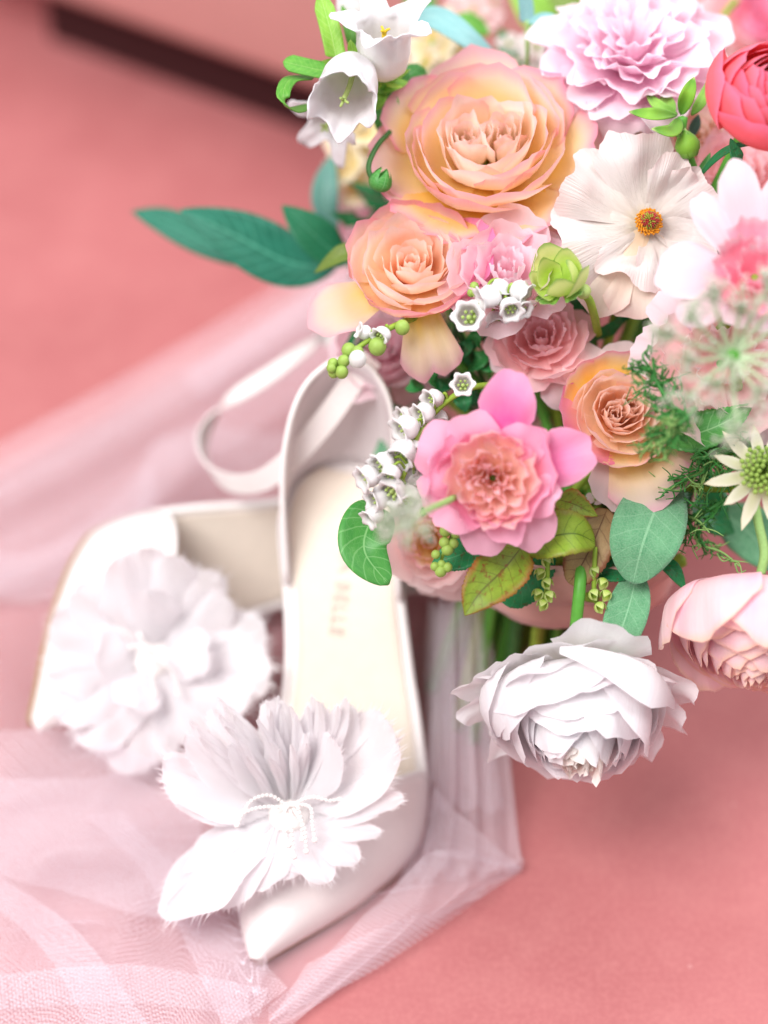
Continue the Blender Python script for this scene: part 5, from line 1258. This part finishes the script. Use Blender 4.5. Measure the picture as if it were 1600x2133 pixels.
# lacy umbel in front of the blush bloom
def umbel(label, c, d, axis, rays, fan, R, stem, seed, n2=13, thick=1.0, inner=2):
    r_ = np.random.default_rng(seed); o0 = at(c[0], c[1], d); A = dirw(*axis); M = frame(o0, A)
    t = thing('lace_flower', label, 'flower', np.array(Matrix.Translation(o0)))
    V, F, U = ball_geo(o0, .0030 * thick, 10, 7); mesh('hub', V - o0, F, G_STEM, t, U)
    V, F, U = tube_geo([o0] + L3(*stem), .0016 * thick, 24, 7); mesh('stem', V - o0, F, G_STEM_P, t, U)
    fl_ = Acc()
    for i in range(rays):
        a = 2 * PI * i / rays + r_.normal(0, .08); L = R * r_.uniform(.62, 1.05) if i % 2 else R * r_.uniform(.45, .75)
        th = fan * (L / R) * r_.uniform(.9, 1.1)
        dr = np.array([math.sin(th) * math.cos(a), math.sin(th) * math.sin(a), math.cos(th)])
        tip = dr * L; mid = dr * L * .55 + np.array([0, 0, -.06 * L])
        V, F, U = tube_geo(xf(np.array([[0, 0, 0], mid, tip]), M), [.00085 * thick, .0006 * thick], 10, 6)
        ray = mesh('ray', V - o0, F, M_LACE, t, U)
        B = Acc()
        for j in range(n2):
            dd = unit(dr + r_.normal(0, .52, 3)); l2 = R * r_.uniform(.20, .36)
            e = tip + dd * l2
            B.add(*tube_geo(xf(np.array([tip, tip + unit(dr + dd) * l2 * .5, e]), M), [.00032 * thick, .00024 * thick], 6, 4))
            for kf in range(inner):
                e2 = e + r_.normal(0, .0016, 3); B.add(*tube_geo(xf(np.array([e, e2]), M), .0002 * thick, 3, 4))
                fl_.add(*ball_geo(xf(np.array([e2]), M)[0], .00065 * thick * r_.uniform(.7, 1.2), 5, 4))
        o = B.build('raylet', M_LACE2, ray, o0); o['kind'] = 'stuff'
    o = fl_.build('floret', M_FLORET, t, o0); o['kind'] = 'stuff'
umbel('large lacy pale green umbel spread in front of the blush bloom', (1525, 742), .722, (.05, .05, .9), 15, 1.2, 190 * mpx(.71), [(1528, 760, .745), (1535, 790, .775), (1540, 830, .80)], 5, n2=16, thick=1.25)
umbel('small fuzzy whitish umbel over the lily of the valley', (850, 1095), .705, (-.35, .35, .8), 14, 1.0, 62 * mpx(.705), [(885, 1066, .72), (930, 1045, .745), (975, 1022, .79)], 9, n2=9, thick=.8)

# feathery dill
def dill(label, pts, seed, n=16, spread=1.0, lenpx=60, mats=(M_DILL, M_DILL)):
    r_ = np.random.default_rng(seed); P = L3(*pts); o0 = P[0]; C = catmull(P, 40); d = pts[0][2]
    t = thing('dill_frond', label, 'frond', np.array(Matrix.Translation(o0)), 'feathery dill fronds')
    V, F, U = tube_geo(P, [.0011, .0006], 30, 6); mesh('stem', V - o0, F, mats[0], t, U)
    T = np.gradient(C, axis=0)
    for i in range(n):
        b = int(4 + 35 * i / n); base = C[min(b, 39)]; dr = unit(unit(T[min(b, 39)]) * .8 + r_.normal(0, .75, 3) * spread)
        L = lenpx * mpx(d) * r_.uniform(.6, 1.2); e = base + dr * L
        A = Acc(); m_ = base + dr * L * .5 + r_.normal(0, .002, 3)
        A.add(*tube_geo([base, m_, e], [.0006, .0003], 8, 5))
        for j in range(5):
            s = base + (e - base) * (.35 + .13 * j); d2 = unit(dr + r_.normal(0, .7, 3)); l2 = L * r_.uniform(.25, .5)
            A.add(*tube_geo([s, s + d2 * l2 * .6 + r_.normal(0, .0012, 3), s + d2 * l2 + r_.normal(0, .002, 3)], [.0004, .0002], 7, 4))
        A.build('leaflet', mats[i % 2], t, o0)
dill('dill frond with curly threads against the orange heart of the peach rose', [(1440, 870, .76), (1400, 845, .758), (1370, 800, .758), (1350, 760, .76)], 1, 22, 1.1, 55)
dill('dill frond tangled below the lacy umbel', [(1450, 850, .745), (1420, 880, .745), (1385, 900, .75), (1370, 930, .755)], 2, 24, 1.2, 55, (M_DILL, M_DILL_L))
dill('dill frond branching between the peach rose and star flower', [(1560, 950, .79), (1500, 960, .785), (1450, 985, .785), (1420, 1010, .79)], 3, 20, 1.0, 75, (M_DILL_L, M_DILL))
dill('dill frond with fine forks above the star flower', [(1600, 940, .785), (1540, 935, .78), (1490, 950, .78), (1440, 940, .785)], 4, 20, 1.0, 70)
dill('dill frond hanging over the pink surface past the fuzzy leaf', [(1400, 1040, .80), (1425, 1075, .80), (1450, 1110, .80), (1475, 1148, .80)], 6, 12, .6, 80, (M_DILL, M_DILL_L))
dill('dill frond stretched along the fuzzy leaf rim', [(1530, 1030, .80), (1480, 1060, .80), (1440, 1080, .805), (1410, 1080, .81)], 7, 14, .8, 65)

# cream blooms and white stock behind
def cluster(name, label, cat, blooms, mat, stem, eye=M_PGREEN, n=5, seed=0):
    o0 = at(*blooms[0][:3]); t = thing(name, label, cat, np.array(Matrix.Translation(o0))); r_ = np.random.default_rng(seed)
    V, F, U = tube_geo(L3(*stem), .0016, 16, 6); mesh('stem', V - o0, F, G_STEM_Y, t, U)
    for i, (x, y, d, s) in enumerate(blooms):
        M = frame(at(x, y, d), unit(dirw(r_.normal(0, .4), .3 + r_.normal(0, .3), .8)))
        A = Acc()
        for j in range(n):
            Vp, Fp, Up = petal_geo((.05, -.2), (.6, -.1), (1.0, .15 + r_.normal(0, .15)), .62, f=.5, a=.35, nu=9, nv=8, seed=seed + i * 9 + j, ruf=.08, curl=.1)
            A.add(xf(rotz(Vp, j * 2 * PI / n + r_.normal(0, .1)) * s * mpx(d), M), Fp, Up)
        b = A.build('bloom', mat, t, o0)
        V, F, U = ball_geo(at(x, y, d), .14 * s * mpx(d), 8, 6); mesh('eye', V - o0, F, eye, b, U)
cluster('stock_stem', 'blurred cream and yellow blooms below the bellflowers', 'flower', [(745, 310, .90, 52), (720, 345, .90, 48), (775, 345, .91, 50), (740, 390, .905, 45), (790, 300, .91, 45), (760, 270, .90, 40), (715, 300, .91, 40)], P_YCREAM, [(745, 310, .91), (800, 450, .93), (900, 600, .95)], M_YELLOW, 6, 3)
cluster('stock_stem', 'blurred cream blooms behind the long blue green leaf', 'flower', [(900, 90, .90, 55), (945, 105, .90, 45), (915, 55, .91, 45), (880, 130, .90, 40), (935, 140, .91, 35)], P_YCREAM, [(900, 100, .91), (960, 250, .95)], M_BUDG, 6, 5)
cluster('stock_stem', 'blurred white blooms with green eyes between blue leaf and lisianthus', 'flower', [(1120, 95, .89, 42), (1150, 120, .89, 40), (1150, 75, .90, 36), (1060, 90, .90, 30), (1080, 125, .90, 28), (1125, 150, .89, 34), (1160, 160, .89, 34)], P_CREAM, [(1120, 110, .90), (1140, 300, .95)], M_BUDG, 5, 7)
cluster('stock_stem', 'blurred pinkish white blooms at the upper edge behind the leaves', 'flower', [(985, 20, .92, 40), (1010, 35, .92, 36), (960, 10, .93, 36), (1030, 5, .93, 34)], P_BLUSH, [(990, 30, .93), (1000, 200, .97)], M_BUDG, 5, 8)
cluster('stock_stem', 'white crinkled florets peeping out beside the bronze leaf', 'flower', [(1240, 1040, .80, 20), (1225, 1082, .80, 18), (1215, 1095, .80, 14)], P_WHITE, [(1240, 1040, .81), (1230, 950, .84)], M_BUDG, 5, 11)
G_BG = 'blurred leaves at the top of the bouquet'
for i, (lab, pts, w, m) in enumerate([
    ('broad yellow green leaf at the upper edge beside the upright blue leaf', [(1150, 60, .93), (1110, 20, .93), (1060, -20, .93)], 46, L_LIME),
    ('olive green leaf at the upper edge behind the lisianthus', [(1220, 30, .92), (1180, 0, .92), (1130, -30, .92)], 40, L_OLIVE),
    ('bright green leaf under the pinkish white blooms', [(1020, 70, .90), (970, 45, .895), (930, 42, .90)], 22, L_FRESH),
    ('dark green leaf beside the thin pale stalk', [(1090, 140, .92), (1060, 100, .92), (1040, 60, .92)], 30, L_DARK),
    ('mid green leaf above the big peach rose', [(1075, 175, .90), (1040, 140, .90), (1010, 105, .905)], 24, L_MID),
    ('green leaf below the cream blooms touching the big rose', [(935, 170, .90), (890, 160, .90), (870, 140, .905)], 22, L_OLIVE),
    ('green leaf behind the cream blooms at the upper edge', [(900, 30, .93), (870, 0, .93), (860, -30, .93)], 34, L_MID),
    ('deep green leaf behind white blooms and big rose', [(1160, 200, .92), (1120, 180, .92), (1090, 150, .92)], 34, L_DARK)]):
    lf('filler_leaf', lab, pts, w, m, group=G_BG, seed=i)
V, F, U = tube_geo(L3((1535, 0, .90), (1510, 30, .90), (1492, 75, .90), (1480, 140, .91)), .0016, 14, 6)
o0 = at(1510, 30, .90); t = thing('bare_stalk', 'thin green stalk between lisianthus and the far pink bloom', 'stalk', np.array(Matrix.Translation(o0))); mesh('stem', V - o0, F, G_STEM_Y, t, U)

# shaded foliage filling the inside of the bouquet
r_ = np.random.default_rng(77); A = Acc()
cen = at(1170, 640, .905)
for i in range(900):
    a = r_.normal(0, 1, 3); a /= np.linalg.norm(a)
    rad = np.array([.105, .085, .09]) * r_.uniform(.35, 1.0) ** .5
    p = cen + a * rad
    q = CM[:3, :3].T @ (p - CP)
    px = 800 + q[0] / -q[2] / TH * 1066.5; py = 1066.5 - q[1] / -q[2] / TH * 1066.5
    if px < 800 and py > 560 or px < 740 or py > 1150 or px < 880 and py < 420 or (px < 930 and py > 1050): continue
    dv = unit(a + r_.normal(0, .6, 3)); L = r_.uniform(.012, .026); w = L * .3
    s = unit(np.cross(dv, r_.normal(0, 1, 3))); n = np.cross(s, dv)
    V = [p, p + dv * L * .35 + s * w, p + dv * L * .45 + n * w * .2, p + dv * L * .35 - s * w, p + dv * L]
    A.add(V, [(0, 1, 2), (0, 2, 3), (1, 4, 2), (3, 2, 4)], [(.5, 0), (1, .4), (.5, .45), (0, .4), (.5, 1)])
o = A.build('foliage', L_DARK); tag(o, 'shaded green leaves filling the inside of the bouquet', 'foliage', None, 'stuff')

# wrapped handle and cut stems
base = ground(1180, 1500, 0.0); up0 = base + np.array([0.0, 0.012, .085])
def handle():
    M = np.eye(4); M[:3, 3] = base
    t = thing('bouquet_handle', 'bundle of green stems bound with a wide blush ribbon', 'bouquet stems', M)
    r_ = np.random.default_rng(5)
    c0 = np.array([-0.004, .016, .10])
    for i in range(34):
        a = i * 2.399; rr = .040 * math.sqrt((i + .5) / 34)
        waist = c0 + np.array([rr * math.cos(a), rr * .8 * math.sin(a), 0])
        foot = np.array([waist[0] * 1.12 - waist[1] * .5 - .004, waist[1] * 1.1 + waist[0] * .35 - .002, .002])
        foot[2] = r_.uniform(.002, .012)
        head = c0 + np.array([rr * math.cos(a + .5) * 1.3, rr * math.sin(a + .5) * 1.2, .022])
        V, F, U = tube_geo([foot, waist, head], r_.uniform(.0022, .0036), 14, 8)
        mesh('stem', V, F, [G_STEM, G_STEM_Y, G_STEM_D][i % 3], t, U)
    # ribbon: three overlapping turns
    for j, (z0, h, dr) in enumerate([(.098, .022, .0), (.114, .024, .0018)]):
        n = 64; a = np.linspace(0, 2 * PI, n, endpoint=False); V = []
        for kz in range(5):
            z = z0 + h * kz / 4
            wob = .0012 * np.sin(5 * a + .5) + .0009 * np.sin(9 * a + 1.6 * kz) + .0004 * np.sin(17 * a + 2.5 * kz)
            R0 = .0465 + dr + (.003 * (kz / 4 - .5) ** 2) + wob
            V.append(np.stack([c0[0] + R0 * np.cos(a), c0[1] + R0 * .86 * np.sin(a), np.full(n, z) + .002 * np.sin(a * 1 + j)], 1))
        o = mesh('ribbon_wrap', np.concatenate(V), grid_faces(5, n, True), M_WRAP, t)
        m = o.modifiers.new('thick', 'SOLIDIFY'); m.thickness = .0009
handle()
